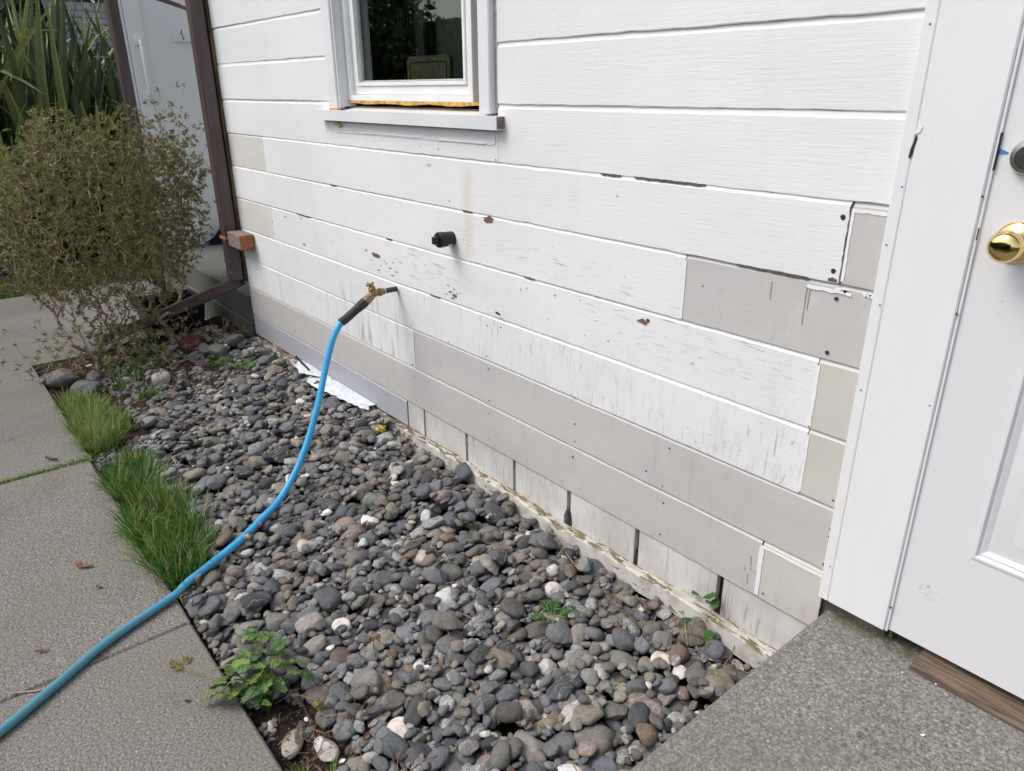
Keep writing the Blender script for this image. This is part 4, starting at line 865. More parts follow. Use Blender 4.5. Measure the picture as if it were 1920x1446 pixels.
for i, s_ in enumerate(ST):
    u, v, d = proj((s_['x'], s_['y'], s_['z'])); vis = cnt[i] > 2 and -60 < u < 1980 and -60 < v < 1506
    if u > 1130 and (v - 1140) > (1545 - u) * .84 + 22: vis = False
    score.append((cnt[i] * cell * cell / d ** 2.3) if vis else -1)
order = np.argsort(-np.array(score)); forced = [i for i, s_ in enumerate(ST) if s_['sp']]
top = set(forced)
for i in order:
    if len(top) >= 300: break
    if score[i] > 0: top.add(int(i))
def stone_geo(s_, hi):
    base = (SH if hi else SL)[s_['s']]; return (base * np.array([s_['a'], s_['b'], s_['c']])) @ s_['R'].T
def tintof(s_):
    if s_['sp']: return (*[q * 1.22 for q in s_['sp'][0]], s_['sp'][1])
    k = KIND[s_['kind']]; f = float(np.clip(rng.normal(1, .22), .5, 1.6)); w_ = rng.normal(0, .035)
    return (k[1][0] * f * (1 + w_), k[1][1] * f, k[1][2] * f * (1 - w_), max(0, k[2] + rng.normal(0, .04)))
MARKS = [(-2.54, -.30, 'the large round brown grey stone'), (-2.01, -.14, 'the large oval olive stone'), (-2.19, -.67, 'the long flat brown stone'), (-1.815, -.09, 'the big dark slate boulder'), (-2.07, -.36, 'the long olive grey stone'),
  (-1.58, -.717, 'the rust orange oval pebble'), (-1.36, -.985, 'the pink quartz rock'), (-1.435, -1.04, 'the long granite stone'), (-3.15, -.65, 'the large grey green stone'), (-3.63, -.33, 'the long brown cobble'), (-3.62, -.15, 'the large round tan cobble'),
  (-4.05, -.62, 'the speckled white rock'), (-.80, -.155, 'the large pale tan stone'), (-.95, -.06, 'the ivy sprig'), (-1.27, -.295, 'the small ferny weed'), (-1.15, -.45, 'the whitish crumpled rock'), (-1.40, -.12, 'the long dark stone at the rail'),
  (-.94, -.313, 'the crinkled dark stone'), (-.90, -.50, 'the large round stone by the step'), (-1.02, -.56, 'the tan egg shaped pebble'), (-1.126, -.632, 'the buff pebble'), (-1.62, -.28, 'the tan and white rough rock'), (-1.78, -.42, 'the orange streaked white rock'),
  (-1.60, -1.03, 'the leafy weed'), (-2.25, -.93, 'the hose crossing'), (-2.43, -.64, 'the low bend of the hose'), (-2.75, -.90, 'the green grass strip'), (-3.7, -.9, 'the dry grass strip'), (-2.62, -.085, 'the moss clump'), (-3.25, -.10, 'the white plastic sheet'),
  (-4.2, -.16, 'the rusty bar weight'), (-3.9, -.25, 'the pale feathery weed'), (-2.9, -.35, 'the hanging hose'), (-2.3, -.10, 'the bare brown stretch of rail'), (-1.25, -.80, 'the dark soil corner'), (-.85, -.75, 'the lower step side'), (-1.85, -.75, 'the grey middle of the gravel'), (-1.7, -.55, 'the centre of the gravel')]
def zone(x, y):
    d = [((x - a) ** 2 + (y - b_) ** 2, a, b_, n_) for a, b_, n_ in MARKS]; d0, a, b_, n_ = min(d)
    dx, dy = x - a, y - b_; w_ = ('step side of' if dx > 0 else 'shrub side of') if abs(dx) > abs(dy) else ('wall side of' if dy > 0 else 'path side of')
    return ('right ' if d0 < .075 ** 2 else 'well ' if d0 > .19 ** 2 else '') + w_ + ' ' + n_
def shapeword(s_):
    r1 = s_['b'] / s_['a']; r2 = s_['c'] / s_['b']
    if r1 < .66: return 'elongated'
    if r2 < .62: return 'flat'
    if r1 > .85: return 'round'
    return 'oval'
stA_v, stA_f, stA_c, off = [], [], [], 0
for i, s_ in enumerate(ST):
    t = tintof(s_)
    if i in top:
        V = stone_geo(s_, True); me = npmesh('pebble', V, IF, 'stone'); at = me.color_attributes.new('tint', 'FLOAT_COLOR', 'POINT'); at.data.foreach_set('color', np.tile(np.array(t, np.float32), len(V)))
        big = s_['a'] > .034; nm = 'boulder' if s_['a'] > .07 else 'pebble'
        o = link(nm, me); o.location = (s_['x'], s_['y'], s_['z'])
        if s_['sp']: lab = s_['sp'][2]
        else: lab = ('large ' if big else 'small ' if s_['a'] < .024 else '') + shapeword(s_) + ' ' + KIND[s_['kind']][3] + ' stone, ' + zone(s_['x'], s_['y'])
        if not s_['sp'] and s_['kind'] != 3 and sum(t[:3]) < .8 * sum(KIND[s_['kind']][1]) and len(lab.split()) < 16: lab = 'darker ' + lab
        elif not s_['sp'] and sum(t[:3]) > 1.15 * sum(KIND[s_['kind']][1]) and len(lab.split()) < 16: lab = 'lighter ' + lab
        tag(o, lab, 'stone', 'river stones in the gravel bed')
    elif cnt[i] > 1:
        V = stone_geo(s_, False) + np.array([s_['x'], s_['y'], s_['z']]); stA_v.append(V); stA_f.append(LF + off); off += len(V); stA_c.append(np.tile(np.array(t, np.float32), (len(V), 1)))
me = npmesh('gravel', np.concatenate(stA_v), np.concatenate(stA_f), 'stone'); at = me.color_attributes.new('tint', 'FLOAT_COLOR', 'POINT'); at.data.foreach_set('color', np.concatenate(stA_c).ravel())
tag(link('gravel', me), 'smaller grey river pebbles filling the bed along the wall', 'gravel', kind='stuff')
print('stones', len(ST), 'visible', int((cnt > 1).sum()), 'top', len(top), 'mean depth', float((Hf - target)[~block].mean()))
def top_z(x, y):
    i, j = int(np.clip((x - GX0) / cell, 0, NX - 1)), int(np.clip((y - GY0) / cell, 0, NY - 1)); z = Hf[i, j]
    return float(z if z < .5 else .15)

HP = [e1 + sdv * .02, e1 + sdv * .06, e1 + sdv * .10, e1 + sdv * .13, (-2.538, -.303, .612), (-2.53, -.348, .510), (-2.50, -.404, .396), (-2.475, -.472, .268), (-2.448, -.548, .163), (-2.408, -.645, .085), (-2.345, -.745, .070), (-2.282, -.841, .060), (-2.236, -.950, .046), (-2.203, -1.050, .028), (-2.178, -1.095, .0195), (-2.155, -1.16, .0145), (-2.085, -1.32, .0138), (-1.985, -1.475, .0138), (-1.90, -1.61, .0138), (-1.80, -1.80, .0138), (-1.74, -2.1, .0138), (-1.9, -2.5, .0138)]
HP = [np.array(p, float) for p in HP]
m_ = MB(); m_.tube(catmull(HP), .0126, 16); m_.build('hose_tube', 'hose', hs, True)
m_ = MB(); m_.tube(catmull(HP)[:24], [.0185] * 4 + [.0168] * 18 + [.0174, .0174], 16); m_.build('bend_sleeve', 'soft_black', hs, True)

# ---------------------------------------------------------------- grass
def blades(name, roots, hts, leans, lean_amt, width, mat, seg=4, curl=.5, fold=.25):
    """roots (n,3); one tapered curved strip per blade"""
    n = len(roots); t = np.linspace(0, 1, seg + 1); lx, ly = np.cos(leans), np.sin(leans)
    V = np.zeros((n, seg + 1, 2, 3)); px_, py_ = -ly, lx
    ang = lean_amt[:, None] * (0.25 + curl * t[None] * 1.6); ds_ = hts[:, None] / seg
    hor = np.concatenate([np.zeros((n, 1)), np.cumsum(np.sin(ang[:, 1:]) * ds_, 1)], 1); ver = np.concatenate([np.zeros((n, 1)), np.cumsum(np.cos(ang[:, 1:]) * ds_, 1)], 1)
    wd = width[:, None] * (1 - t[None] ** 1.8) * (0.75 + .5 * t[None] * (1 - t[None]) * 2) / 2 + .0002
    cxy = np.stack([roots[:, 0:1] + hor * lx[:, None], roots[:, 1:2] + hor * ly[:, None], roots[:, 2:3] + ver], -1)
    tw = rng.uniform(-1.2, 1.2, n)[:, None]; sx = px_[:, None] * np.cos(tw) + lx[:, None] * np.sin(tw) * .5; sy = py_[:, None] * np.cos(tw) + ly[:, None] * np.sin(tw) * .5
    for s_, sg in ((0, -1), (1, 1)):
        V[:, :, s_, 0] = cxy[..., 0] + sg * wd * sx; V[:, :, s_, 1] = cxy[..., 1] + sg * wd * sy; V[:, :, s_, 2] = cxy[..., 2]
    base = (np.arange(n) * (seg + 1) * 2)[:, None]; k = np.arange(seg)[None] * 2
    F = np.stack([base + k, base + k + 1, base + k + 3, base + k + 2], -1).reshape(-1, 4)
    return npmesh(name, V.reshape(-1, 3), F, mat)
def mound(cells, n, hmean, mat, name, label, spread=.5, w_=.0045):
    R_, Hh, Le, La = [], [], [], []; per = 34
    for _ in range(max(1, n // per)):
        x0, y0, rx, ry, hs_ = cells[rng.integers(len(cells))]
        a, r = rng.uniform(0, 2 * PI), math.sqrt(rng.uniform(0, 1)); xc, yc = x0 + rx * r * math.cos(a), y0 + ry * r * math.sin(a); ch = rng.uniform(.65, 1.2); bias = rng.uniform(0, 6.28); bs = rng.uniform(0, .5)
        for _q in range(per):
            aa, rr = rng.uniform(0, 2 * PI), abs(rng.normal(0, .016)); x, y = xc + rr * math.cos(aa), yc + rr * math.sin(aa)
            R_.append((x, y, max(soil_z(x, y), -.03) if y > -1.09 else 0.0)); Hh.append(hmean * hs_ * ch * rng.uniform(.4, 1.25) * (1.1 - .35 * r))
            Le.append(math.atan2(math.sin(aa) + bs * math.sin(bias), math.cos(aa) + bs * math.cos(bias)) + rng.normal(0, .5)); La.append(np.clip(abs(rng.normal(spread * .7, .35)) + rr * 12, .03, 1.7))
    n = len(R_)
    me = blades(name, np.array(R_), np.array(Hh), np.array(Le), np.array(La), np.array([w_ * rng.uniform(.6, 1.3) for _ in range(n)]), mat)
    return tag(link(name, me), label, 'grass', kind='stuff')
mound([(-2.35, -1.035, .11, .075, 1.0), (-2.48, -1.01, .11, .11, 1.05), (-2.66, -1.0, .11, .12, 1.1), (-2.82, -1.0, .11, .10, 1.05), (-2.97, -1.01, .09, .10, .8), (-3.12, -1.0, .11, .095, .9), (-3.25, -.995, .06, .08, .8), (-2.28, -1.06, .06, .05, .8), (-2.74, -.96, .1, .05, .7), (-2.45, -.97, .1, .05, .7), (-3.05, -.95, .1, .05, .7)], 7500, .155, 'grass', 'grass', 'lush dark green grass strip along the path edge', .75, .0062)
mound([(-3.57, -1.02, .07, .07, .85), (-3.63, -1.0, .11, .09, .9), (-3.80, -1.0, .12, .09, 1.0), (-3.97, -1.0, .11, .08, 1.0), (-4.12, -1.02, .10, .06, .8), (-3.75, -.90, .12, .06, .6)], 4800, .14, 'dry_grass', 'grass', 'yellow green dry grass strip further up the path edge', .6, .004)
mound([(-4.05, -.80, .12, .08, 1), (-4.2, -.72, .12, .1, 1), (-4.35, -.62, .1, .1, 1.2), (-3.95, -.70, .06, .05, .7)], 420, .13, 'grass', 'grass', 'thin grass growing under the shrub', .7, .0035)
mound([(-3.98, -.27, .09, .07, 1), (-4.10, -.33, .06, .05, .8), (-3.86, -.22, .05, .05, .8)], 420, .07, 'grass', 'grass', 'small grass tuft among the far stones', .8, .003)
mound([(-4.19, -.045, .05, .03, 1), (-4.05, -.05, .08, .02, .7), (-3.85, -.04, .05, .02, .7), (-3.72, -.05, .03, .02, 1.3)], 260, .075, 'dry_grass', 'grass', 'sparse grass at the foot of the far siding', .6, .003)
mound([(-4.30, -.07, .035, .03, 1.0)], 160, .11, 'dry_grass', 'grass', 'grass tuft over the rusty weight', .9, .003)
mound([(-1.31, -1.06, .05, .03, 1), (-1.27, -1.03, .03, .03, .8)], 70, .06, 'dry_grass', 'grass', 'thin grass sprigs at the near path edge', .9, .003)
mound([(-1.80, -1.06, .03, .02, 1), (-2.05, -1.06, .04, .02, 1), (-2.14, -1.05, .03, .03, 1.5)], 60, .06, 'dry_grass', 'grass', 'stray blades along the path edge by the hose', .8, .003)
mound([(-2.6, -1.06, .3, .06, 1), (-3.0, -1.06, .25, .07, 1), (-3.8, -1.05, .35, .06, .8)], 420, .15, 'dry_grass', 'grass', 'long stray blades flopping out of the grass strip onto the path', 1.7, .005)
# crack in the path with dry moss and grass
R_ = []; 
for _ in range(1300):
    y = -1.09 - .62 * rng.random() ** 1.5; R_.append((-3.436 + rng.normal(0, .010) * (1 + 1.2 * max(0, y + 1.3) / .2), y, 0.0))
R_ = np.array(R_); n = len(R_)
tag(link('grass', blades('grass', R_, rng.uniform(.006, .022, n), rng.uniform(0, 6.28, n), rng.uniform(.4, 1.5, n), rng.uniform(.0015, .003, n), 'dry_grass', 2)), 'dry grass and moss growing in the path crack', 'grass', kind='stuff')
# far lawn
tag(link('lawn', npmesh('lawn', [(-30, -12, -.03), (-6.89, -12, -.03), (-6.89, 6, -.03), (-30, 6, -.03)], [(0, 1, 2, 3)], 'lawn')), kind='structure')
n = 9000; R_ = np.stack([rng.uniform(-9.5, -6.88, n), rng.uniform(-1.6, .1, n), np.full(n, -.03)], 1)
tag(link('grass', blades('grass', R_, rng.uniform(.06, .15, n), rng.uniform(0, 6.28, n), rng.uniform(.2, 1.1, n), rng.uniform(.004, .008, n), 'grass', 3)), 'green lawn grass beyond the end of the path', 'grass', kind='stuff')

# ---------------------------------------------------------------- shrub
def shrub():
    root = thing('shrub', 'leggy azalea like shrub with tangled bare twigs and small olive leaves', 'shrub', (-4.62, -.62, 0))
    cr = np.array([-4.90, -.62, .80])
    base = [np.array([-4.60 + .06 * math.cos(a), -.60 + .10 * math.sin(a), .0]) for a in np.linspace(0, 6, 6)] + [np.array([-4.60, -.36, .03]), np.array([-4.55, -.80, .0])]
    N = list(base); par = [-1] * len(N)
    T = []
    r2 = np.random.default_rng(11)
    while len(T) < 4600:
        d = r2.normal(size=3); d /= np.linalg.norm(d); rr = r2.uniform(.35, 1.0) ** .55
        sx = (.62, .66, .60); p = cr + d * np.array(sx) * rr * (1 + .10 * math.sin(5 * d[0] + 3 * d[1]) + .08 * math.sin(9 * d[1] + 4 * d[2]))
        if p[2] < .10 or p[1] > .0: continue
        if p[2] < .40 and (abs(p[0] + 4.72) > .26 + .8 * (p[2] - .1) or r2.random() < .2): continue
        if p[0] > -4.45 and p[2] < .55 and r2.random() < .6: continue
        T.append(p)
    for _ in range(480): T.append(np.array([-4.50, -.66, .16]) + r2.normal(size=3) * np.array([.17, .26, .11]))
    for _ in range(330):                                       # sprays beyond the crown at the right and top
        T.append(np.array([-4.74, -.13, 1.08]) + r2.normal(size=3) * np.array([.12, .075, .17]))
    T = np.array([t for t in T if t[2] > .04]); dist = np.linalg.norm(T - np.array([-4.6, -.6, 0]), axis=1); T = T[np.argsort(dist)]
    NA = np.zeros((60000, 3)); nn = len(N); NA[:nn] = N; D0 = np.zeros(60000); par = np.full(60000, -1); tips = []
    for p in T:
        vec = p - NA[:nn]; dd = np.linalg.norm(vec, axis=1); cost = dd * (1 + .8 * np.clip(-vec[:, 2] / (dd + 1e-6), 0, 1)) + .30 * D0[:nn]
        k = int(np.argmin(cost)); st_, L = NA[k].copy(), dd[k]; m = max(1, int(L / .035)); prev = k
        bow = r2.normal(size=3) * .10 * L
        for q in range(1, m + 1):
            t = q / m; pt = st_ + (p - st_) * t + bow * math.sin(PI * t) + r2.normal(size=3) * .0035; pt[2] -= 0; NA[nn] = pt; par[nn] = prev; D0[nn] = D0[prev] + L / m; prev = nn; nn += 1
        tips.append(prev)
    cntc = np.zeros(nn); 
    for k in range(nn - 1, -1, -1):
        cntc[k] += 1 if cntc[k] == 0 else 0
        if par[k] >= 0: cntc[par[k]] += cntc[k]
    rad = .0009 * cntc ** .40
    rad = np.clip(rad, .0009, .015)
    V, F = [], []; o = 0
    for k in range(nn):
        q = par[k]
        if q < 0: continue
        a, b_ = NA[q], NA[k]; t = b_ - a; L = np.linalg.norm(t)
        if L < 1e-5: continue
        t /= L; u = np.cross(t, [0.3, .5, .8]); u /= np.linalg.norm(u) + 1e-9; w_ = np.cross(t, u); sg = 3 if rad[k] < .003 else 6; ra = min(rad[q], rad[k] * 1.35)
        for c_, r in ((a, ra), (b_, rad[k])):
            for e in range(sg): an = 2 * PI * e / sg; V.append(c_ + r * (math.cos(an) * u + math.sin(an) * w_))
        F += [(o + e, o + (e + 1) % sg, o + sg + (e + 1) % sg, o + sg + e) for e in range(sg)]; o += 2 * sg
    me = npmesh('branches', np.array(V), np.array(F), 'twig_bark'); link('branches', me, root)
    # leaves: whorls at the twig tips
    LVt, LFt = [], []; o = 0
    leafy = list(tips) + [k for k in range(nn) if cntc[k] < 9 and r2.random() < .16 and NA[k][2] > .5]
    for k in leafy:
        if par[k] < 0: continue
        p = NA[k]; q = NA[par[k]]; t = p - q; t /= np.linalg.norm(t) + 1e-9; t = t + np.array([0, 0, .5]); t /= np.linalg.norm(t); u = np.cross(t, [.2, .4, .9]); u /= np.linalg.norm(u); w_ = np.cross(t, u)
        r_ = np.linalg.norm((p - cr) / np.array([.58, .6, .56])); dens = np.clip((p[2] - .25) / .6, 0, 1) * .75 + .25 * (r_ > .75) + (.45 if p[2] < .32 else 0) + .25 * np.clip((-p[0] - 4.7) / .3, 0, 1)
        if r2.random() > dens + .3: continue
        for e in range(r2.integers(5, 9)):
            an = r2.uniform(0, 6.28); el = r2.uniform(.1, 1.1); d = math.cos(el) * (math.cos(an) * u + math.sin(an) * w_) + math.sin(el) * t; L = r2.uniform(.017, .033); wd = L * r2.uniform(.30, .42)
            s_ = np.cross(d, t); s_ /= np.linalg.norm(s_) + 1e-9; nrm = np.cross(s_, d); b0 = p - t * r2.uniform(0, .012)
            P = [b0, b0 + d * L * .5 + s_ * wd / 2 + nrm * .0015, b0 + d * L - nrm * L * .12, b0 + d * L * .5 - s_ * wd / 2 + nrm * .0015]
            LVt += P; LFt.append((o, o + 1, o + 2, o + 3)); o += 4
    link('leaves', npmesh('leaves', np.array(LVt), np.array(LFt), 'azalea_leaf', False), root); print('shrub nodes', nn, 'leaves', len(LFt))
shrub()

# ---------------------------------------------------------------- flax
def flax(cx_, cy_, n, hmax, label, seed):
    r2 = np.random.default_rng(seed); root = thing('flax_plant', label, 'flax plant', (cx_, cy_, -.03), 'sword leaved flax plants beyond the path'); V, F = [], []; o = 0
    for i in range(n):
        a = r2.uniform(0, 6.28); rr = r2.uniform(0, .42); b0 = np.array([cx_ + rr * math.cos(a), cy_ + rr * math.sin(a), -.03]); L = hmax * r2.uniform(.28, 1.0) * (1 if r2.random() < .8 else .7); wd = r2.uniform(.075, .125)
        lean = abs(r2.normal(.10, .12)) + rr * .35; az = a + r2.normal(0, .5); bend = r2.uniform(.0, .35) if r2.random() < .55 else r2.uniform(.6, 2.4); kink = r2.uniform(.35, .85); seg = 9; p = b0.copy(); ang = lean
        dirh = np.array([math.cos(az), math.sin(az), 0]); side = np.array([-dirh[1], dirh[0], 0]); tw = r2.uniform(-1.3, 1.3); side = side * math.cos(tw) + dirh * math.sin(tw)
        for q in range(seg + 1):
            t = q / seg; w_ = wd * (0.35 + 1.3 * t if t < .45 else 0.935) * (1 - max(0, (t - .55) / .45) ** 1.6) / 2 + .0008
            d = dirh * math.sin(ang) + np.array([0, 0, 1]) * math.cos(ang); nrm = np.cross(side, d); nrm /= np.linalg.norm(nrm) + 1e-9; V += [p - side * w_ + nrm * w_ * .35, p.copy(), p + side * w_ + nrm * w_ * .35]
            p = p + d * L / seg; ang += bend / seg * (3.2 if abs(t - kink) < .12 else .4)
        F += [(o + 3 * q + k, o + 3 * q + k + 1, o + 3 * q + k + 4, o + 3 * q + k + 3) for q in range(seg) for k in (0, 1)]; o += 3 * (seg + 1)
    link('leaves', npmesh('leaves', np.array(V), np.array(F), 'flax_leaf', False), root)
flax(-8.75, -.95, 330, 2.7, 'dark green sword leaved flax plant, furthest left beyond the path', 1)
flax(-8.55, -.25, 380, 2.6, 'dark green flax plant in the middle of the clump', 2)
flax(-8.75, .62, 420, 2.5, 'dark green flax plant nearest the brown downspout', 3)
flax(-9.7, -.4, 190, 3.0, 'tall yellow edged flax plant behind the others', 4)
flax(-7.75, -.72, 150, 1.7, 'short flax plant nearest to the shrub, in front of the clump', 6)
flax(-7.9, .12, 190, 1.75, 'short broad leaved flax plant in front of the clump beside the porch wall', 7)
flax(-8.9, 1.25, 380, 2.6, 'low arching flax plant against the porch wall', 5)
# ---------------------------------------------------------------- background
def leafmass(name, label, cat, x0, x1, y0, y1, z0, z1, n, size, mat, seed, parts=True, group=None):
    r2 = np.random.default_rng(seed); root = thing(name, label, cat, ((x0 + x1) / 2, (y0 + y1) / 2, -.14), group); c0 = np.array([(x0 + x1) / 2, (y0 + y1) / 2, (z0 + z1) / 2]); hs_ = np.array([x1 - x0, y1 - y0, z1 - z0]) / 2
    cl = r2.uniform(-1, 1, (60, 3)) * .8; k = r2.integers(0, 60, n); d = r2.normal(size=(n, 3)); d /= np.linalg.norm(d, axis=1)[:, None]; P = c0 + hs_ * (cl[k] + d * r2.uniform(.08, .34, (n, 1)))
    u = r2.normal(size=(n, 3)); u /= np.linalg.norm(u, axis=1)[:, None]; v = np.cross(u, r2.normal(size=(n, 3))); v /= np.linalg.norm(v, axis=1)[:, None]; s_ = size * r2.uniform(.5, 1.2, (n, 1))
    V = np.stack([P - u * s_, P + v * s_ * .45, P + u * s_, P - v * s_ * .45], 1).reshape(-1, 3); F = np.arange(4 * n).reshape(-1, 4)
    link('foliage', npmesh('foliage', V, F, mat, False), root)
    m_ = MB(); 
    for q in range(6): 
        x, y = r2.uniform(x0 + .2 * (x1 - x0), x1 - .2 * (x1 - x0)), r2.uniform(y0 + .2 * (y1 - y0), y1 - .2 * (y1 - y0)); m_.tube([(x, y, -.14), (x + r2.normal() * .1, y + r2.normal() * .1, (z0 + z1) / 2), (x + r2.normal() * .3, y + r2.normal() * .2, z1 * .85)], [.05, .035, .012], 6)
    m_.build('stems', 'corner', root)
leafmass('hedge', 'dark evergreen hedge behind the flax plants', 'hedge', -15, -12.4, -4.0, 3.6, 0, 4.2, 26000, .11, 'hedge_leaf', 21)
GH = 'hedge bushes across the path'
leafmass('hedge', 'tall dark hedge bush at the far end of the row across the path', 'hedge', -22, -11.6, -7.4, -5.4, 0, 3.6, 26000, .11, 'hedge_leaf', 25, group=GH)
leafmass('hedge', 'dark hedge bush across the path, reflected in the window, left of three', 'hedge', -12.0, -7.6, -7.2, -5.6, 0, 2.9, 14000, .08, 'hedge_leaf', 22, group=GH)
leafmass('hedge', 'dark hedge bush across the path, reflected in the window, middle of three', 'hedge', -7.8, -3.4, -7.0, -5.4, 0, 2.3, 12000, .08, 'hedge_leaf', 23, group=GH)
leafmass('hedge', 'dark hedge bush across the path, reflected in the window, right of three', 'hedge', -3.6, 1.2, -7.0, -5.4, 0, 2.2, 12000, .08, 'hedge_leaf', 24, group=GH)
fn = thing('fence', 'dark wooden board fence behind the hedge across the path', 'fence', (-6, -7.6, 0)); m_ = MB()
for x in np.arange(-26, 2, .15): m_.box(x, x + .14, -7.62, -7.60, -.14, 2.75 + .02 * random.random())
m_.build('fence_board', 'gap_wood', fn)
nh = thing('neighbour_shed', 'grey shingled shed glimpsed between flax leaves and porch wall', 'shed', (-12, 2.2, 0)); m_ = MB(); m_.box(-12.2, -12.0, .75, 5, -.1, 1.6); m_.build('wall', 'panel', nh)
m_ = MB()
for k in range(12):
    z = 1.55 + k * .09; m_.add([(-11.85 - k * .06, .7, z), (-11.85 - k * .06, 5, z), (-11.93 - k * .06, 5, z + .105), (-11.93 - k * .06, .7, z + .105)], [(0, 1, 2, 3)])
m_.build('roof', 'roof_shingle', nh)
ed = MB(); pts = [(-9.4, -1.15, .02), (-8.95, -.85, .02), (-8.6, -.55, .02), (-8.1, -.30, .02)]
for (a, b_) in zip(pts[:-1], pts[1:]):
    d = np.array([b_[0] - a[0], b_[1] - a[1]]); d /= np.linalg.norm(d); n_ = np.array([-d[1], d[0]]) * .03
    ed.prismz([(a[0] + n_[0], a[1] + n_[1]), (a[0] - n_[0], a[1] - n_[1]), (b_[0] - n_[0], b_[1] - n_[1]), (b_[0] + n_[0], b_[1] + n_[1])], -.03, .09)
tag(ed.build('garden_edging', 'timber_edge'), 'pale timber garden edging on the lawn at far left', 'edging')
m_ = MB(); m_.lathe([(-.03, .12), (.02, .16), (.10, .17), (.17, .11), (.19, .0)], (-7.62, -.90, 0), (0, 0, 1), 20); tag(m_.build('garden_ornament', 'mosaic'), 'small round multicoloured garden ornament on the lawn at far left', 'ornament')
m_ = MB(); m_.lathe([(0, .13), (.30, .17), (.31, .18), (.34, .18), (.34, .15), (.28, .14)], (-9.25, -.78, .30), (0, 0, 1), 20); m_.lathe([(-.03, .10), (.30, .10)], (-9.25, -.78, 0), (0, 0, 1), 20); tag(m_.build('planter', 'orange_paint'), 'orange garden planter behind the shrub at the far left edge', 'planter')

# ---------------------------------------------------------------- weeds
def leaf_lobed(L, seed, droop=.25):
    r2 = np.random.default_rng(seed); out = []; n = 40
    for k in range(n):
        a = -PI + 2 * PI * (k + .5) / n; lobe = .62 + .38 * max(math.cos(a * 2.5) , 0) ** 1.0 * (1 if abs(a) < 2.2 else .4); saw = 1 + .11 * (1 if k % 2 else -1); r = L * .58 * lobe * saw * (1.12 if abs(a) < .5 else 1)
        out.append((r * math.cos(a) + L * .38, r * math.sin(a) * .9))
    V = [(0.36 * L, 0, .004)] ; ring = []
    for s_ in (.5, 1.0):
        for (x, y) in out:
            xx, yy = .36 * L + (x - .36 * L) * s_, y * s_; z = abs(yy) * .28 - droop * (xx / L) ** 2 * L * .7 - .10 * (math.hypot(xx - .36 * L, yy)) + .0015 * math.sin(xx * 400 + yy * 300) * s_; V.append((xx, yy, z))
    F = [(0, 1 + k, 1 + (k + 1) % n) for k in range(n)]; F2 = [(1 + k, 1 + n + k, 1 + n + (k + 1) % n, 1 + (k + 1) % n) for k in range(n)]
    return V, F + F2
def put(mb, V, F, loc, yaw, pitch, roll, mi=0):
    Mx = Matrix.Translation(loc) @ Matrix.Rotation(yaw, 4, 'Z') @ Matrix.Rotation(pitch, 4, 'Y') @ Matrix.Rotation(roll, 4, 'X'); mb.add([tuple(Mx @ Vector(p)) for p in V], F, mi)
wd = thing('leafy_weed', 'bright green leafy weed with lobed serrated leaves at the concrete path edge', 'weed', (-1.60, -1.045, -.03)); lm, sm_ = MB(), MB(); bs_ = np.array([-1.575, -1.045, -.03])
LP = [(-1.783,-1.006,.09),(-1.736,-1.019,.1),(-1.721,-.984,.1),(-1.732,-1.001,.09),(-1.675,-.96,.08),(-1.684,-1.01,.09),(-1.674,-1.057,.1),(-1.653,-1.038,.1),(-1.628,-1.08,.11),(-1.687,-1.118,.09),(-1.658,-1.098,.09),(-1.665,-1.133,.07),(-1.627,-1.118,.08),(-1.637,-1.149,.05),(-1.614,-1.118,.06),(-1.667,-1.161,.05),(-1.597,-1.045,.09),(-1.599,-1.065,.08),(-1.569,-1.052,.07),(-1.569,-1.079,.06),(-1.554,-1.072,.04),(-1.562,-1.046,.05),(-1.536,-1.06,.04),(-1.606,-.995,.09),(-1.6,-.977,.08),(-1.585,-.948,.08),(-1.569,-.964,.07),(-1.562,-1.012,.05),(-1.553,-.936,.05),(-1.58,-.994,.05),(-1.64,-1.07,.075),(-1.70,-1.09,.07),(-1.62,-1.10,.06),(-1.65,-1.02,.06)]
LP += [(a + random.gauss(0, .022), b_ + random.gauss(0, .022), max(.04, c_ - .02)) for a, b_, c_ in LP[:22:2]]
for i, p in enumerate(LP):
    p = np.array(p); L = random.uniform(.040, .060) if i not in (20, 21, 22) else .024; d = p - bs_; yaw = math.atan2(d[1], d[0]) + random.gauss(0, .5)
    V, F = leaf_lobed(L, i); c_ = p - np.array([math.cos(yaw), math.sin(yaw), 0]) * L * .4; put(lm, V, F, c_, yaw, random.uniform(-.1, .5), random.gauss(0, .35))
    mid = (bs_ + c_) / 2 + np.array([0, 0, .03]) + np.random.default_rng(i).normal(size=3) * .006; sm_.tube(catmull([bs_, mid, c_ + np.array([0, 0, .003])], 4), .0011, 5)
lm.build('leaves', 'weed_leaf', wd, True); sm_.build('stems', 'fern_leaf', wd, True)
yl = MB(); V, F = leaf_lobed(.055, 91, .1); put(yl, V, F, (-1.845, -1.195, .010), math.atan2(-.02, -.10) - .35, .05, .5); V, F = leaf_lobed(.03, 92); put(yl, V, F, (-1.86, -1.17, .010), 2.3, -.1, .4)
yl.tube(catmull([(-1.66, -1.115, .02), (-1.74, -1.135, .022), (-1.80, -1.165, .012), (-1.85, -1.19, .009)], 5), .0013, 6); tag(yl.build('weed_leaf', 'yellow_leaf'), 'wilted yellow brown leaf on a long stalk lying on the path', 'leaf')
yl = MB(); V, F = leaf_lobed(.038, 95, .5); put(yl, V, F, (-1.465, -.955, .035), .3, .7, .5); yl.tube(catmull([(-1.56, -1.03, .0), (-1.52, -.99, .035), (-1.465, -.955, .036)], 5), .001, 5); tag(yl.build('weed_leaf', 'yellow_leaf'), 'wilted yellowish leaf hanging over a grey stone right of the weed', 'leaf')
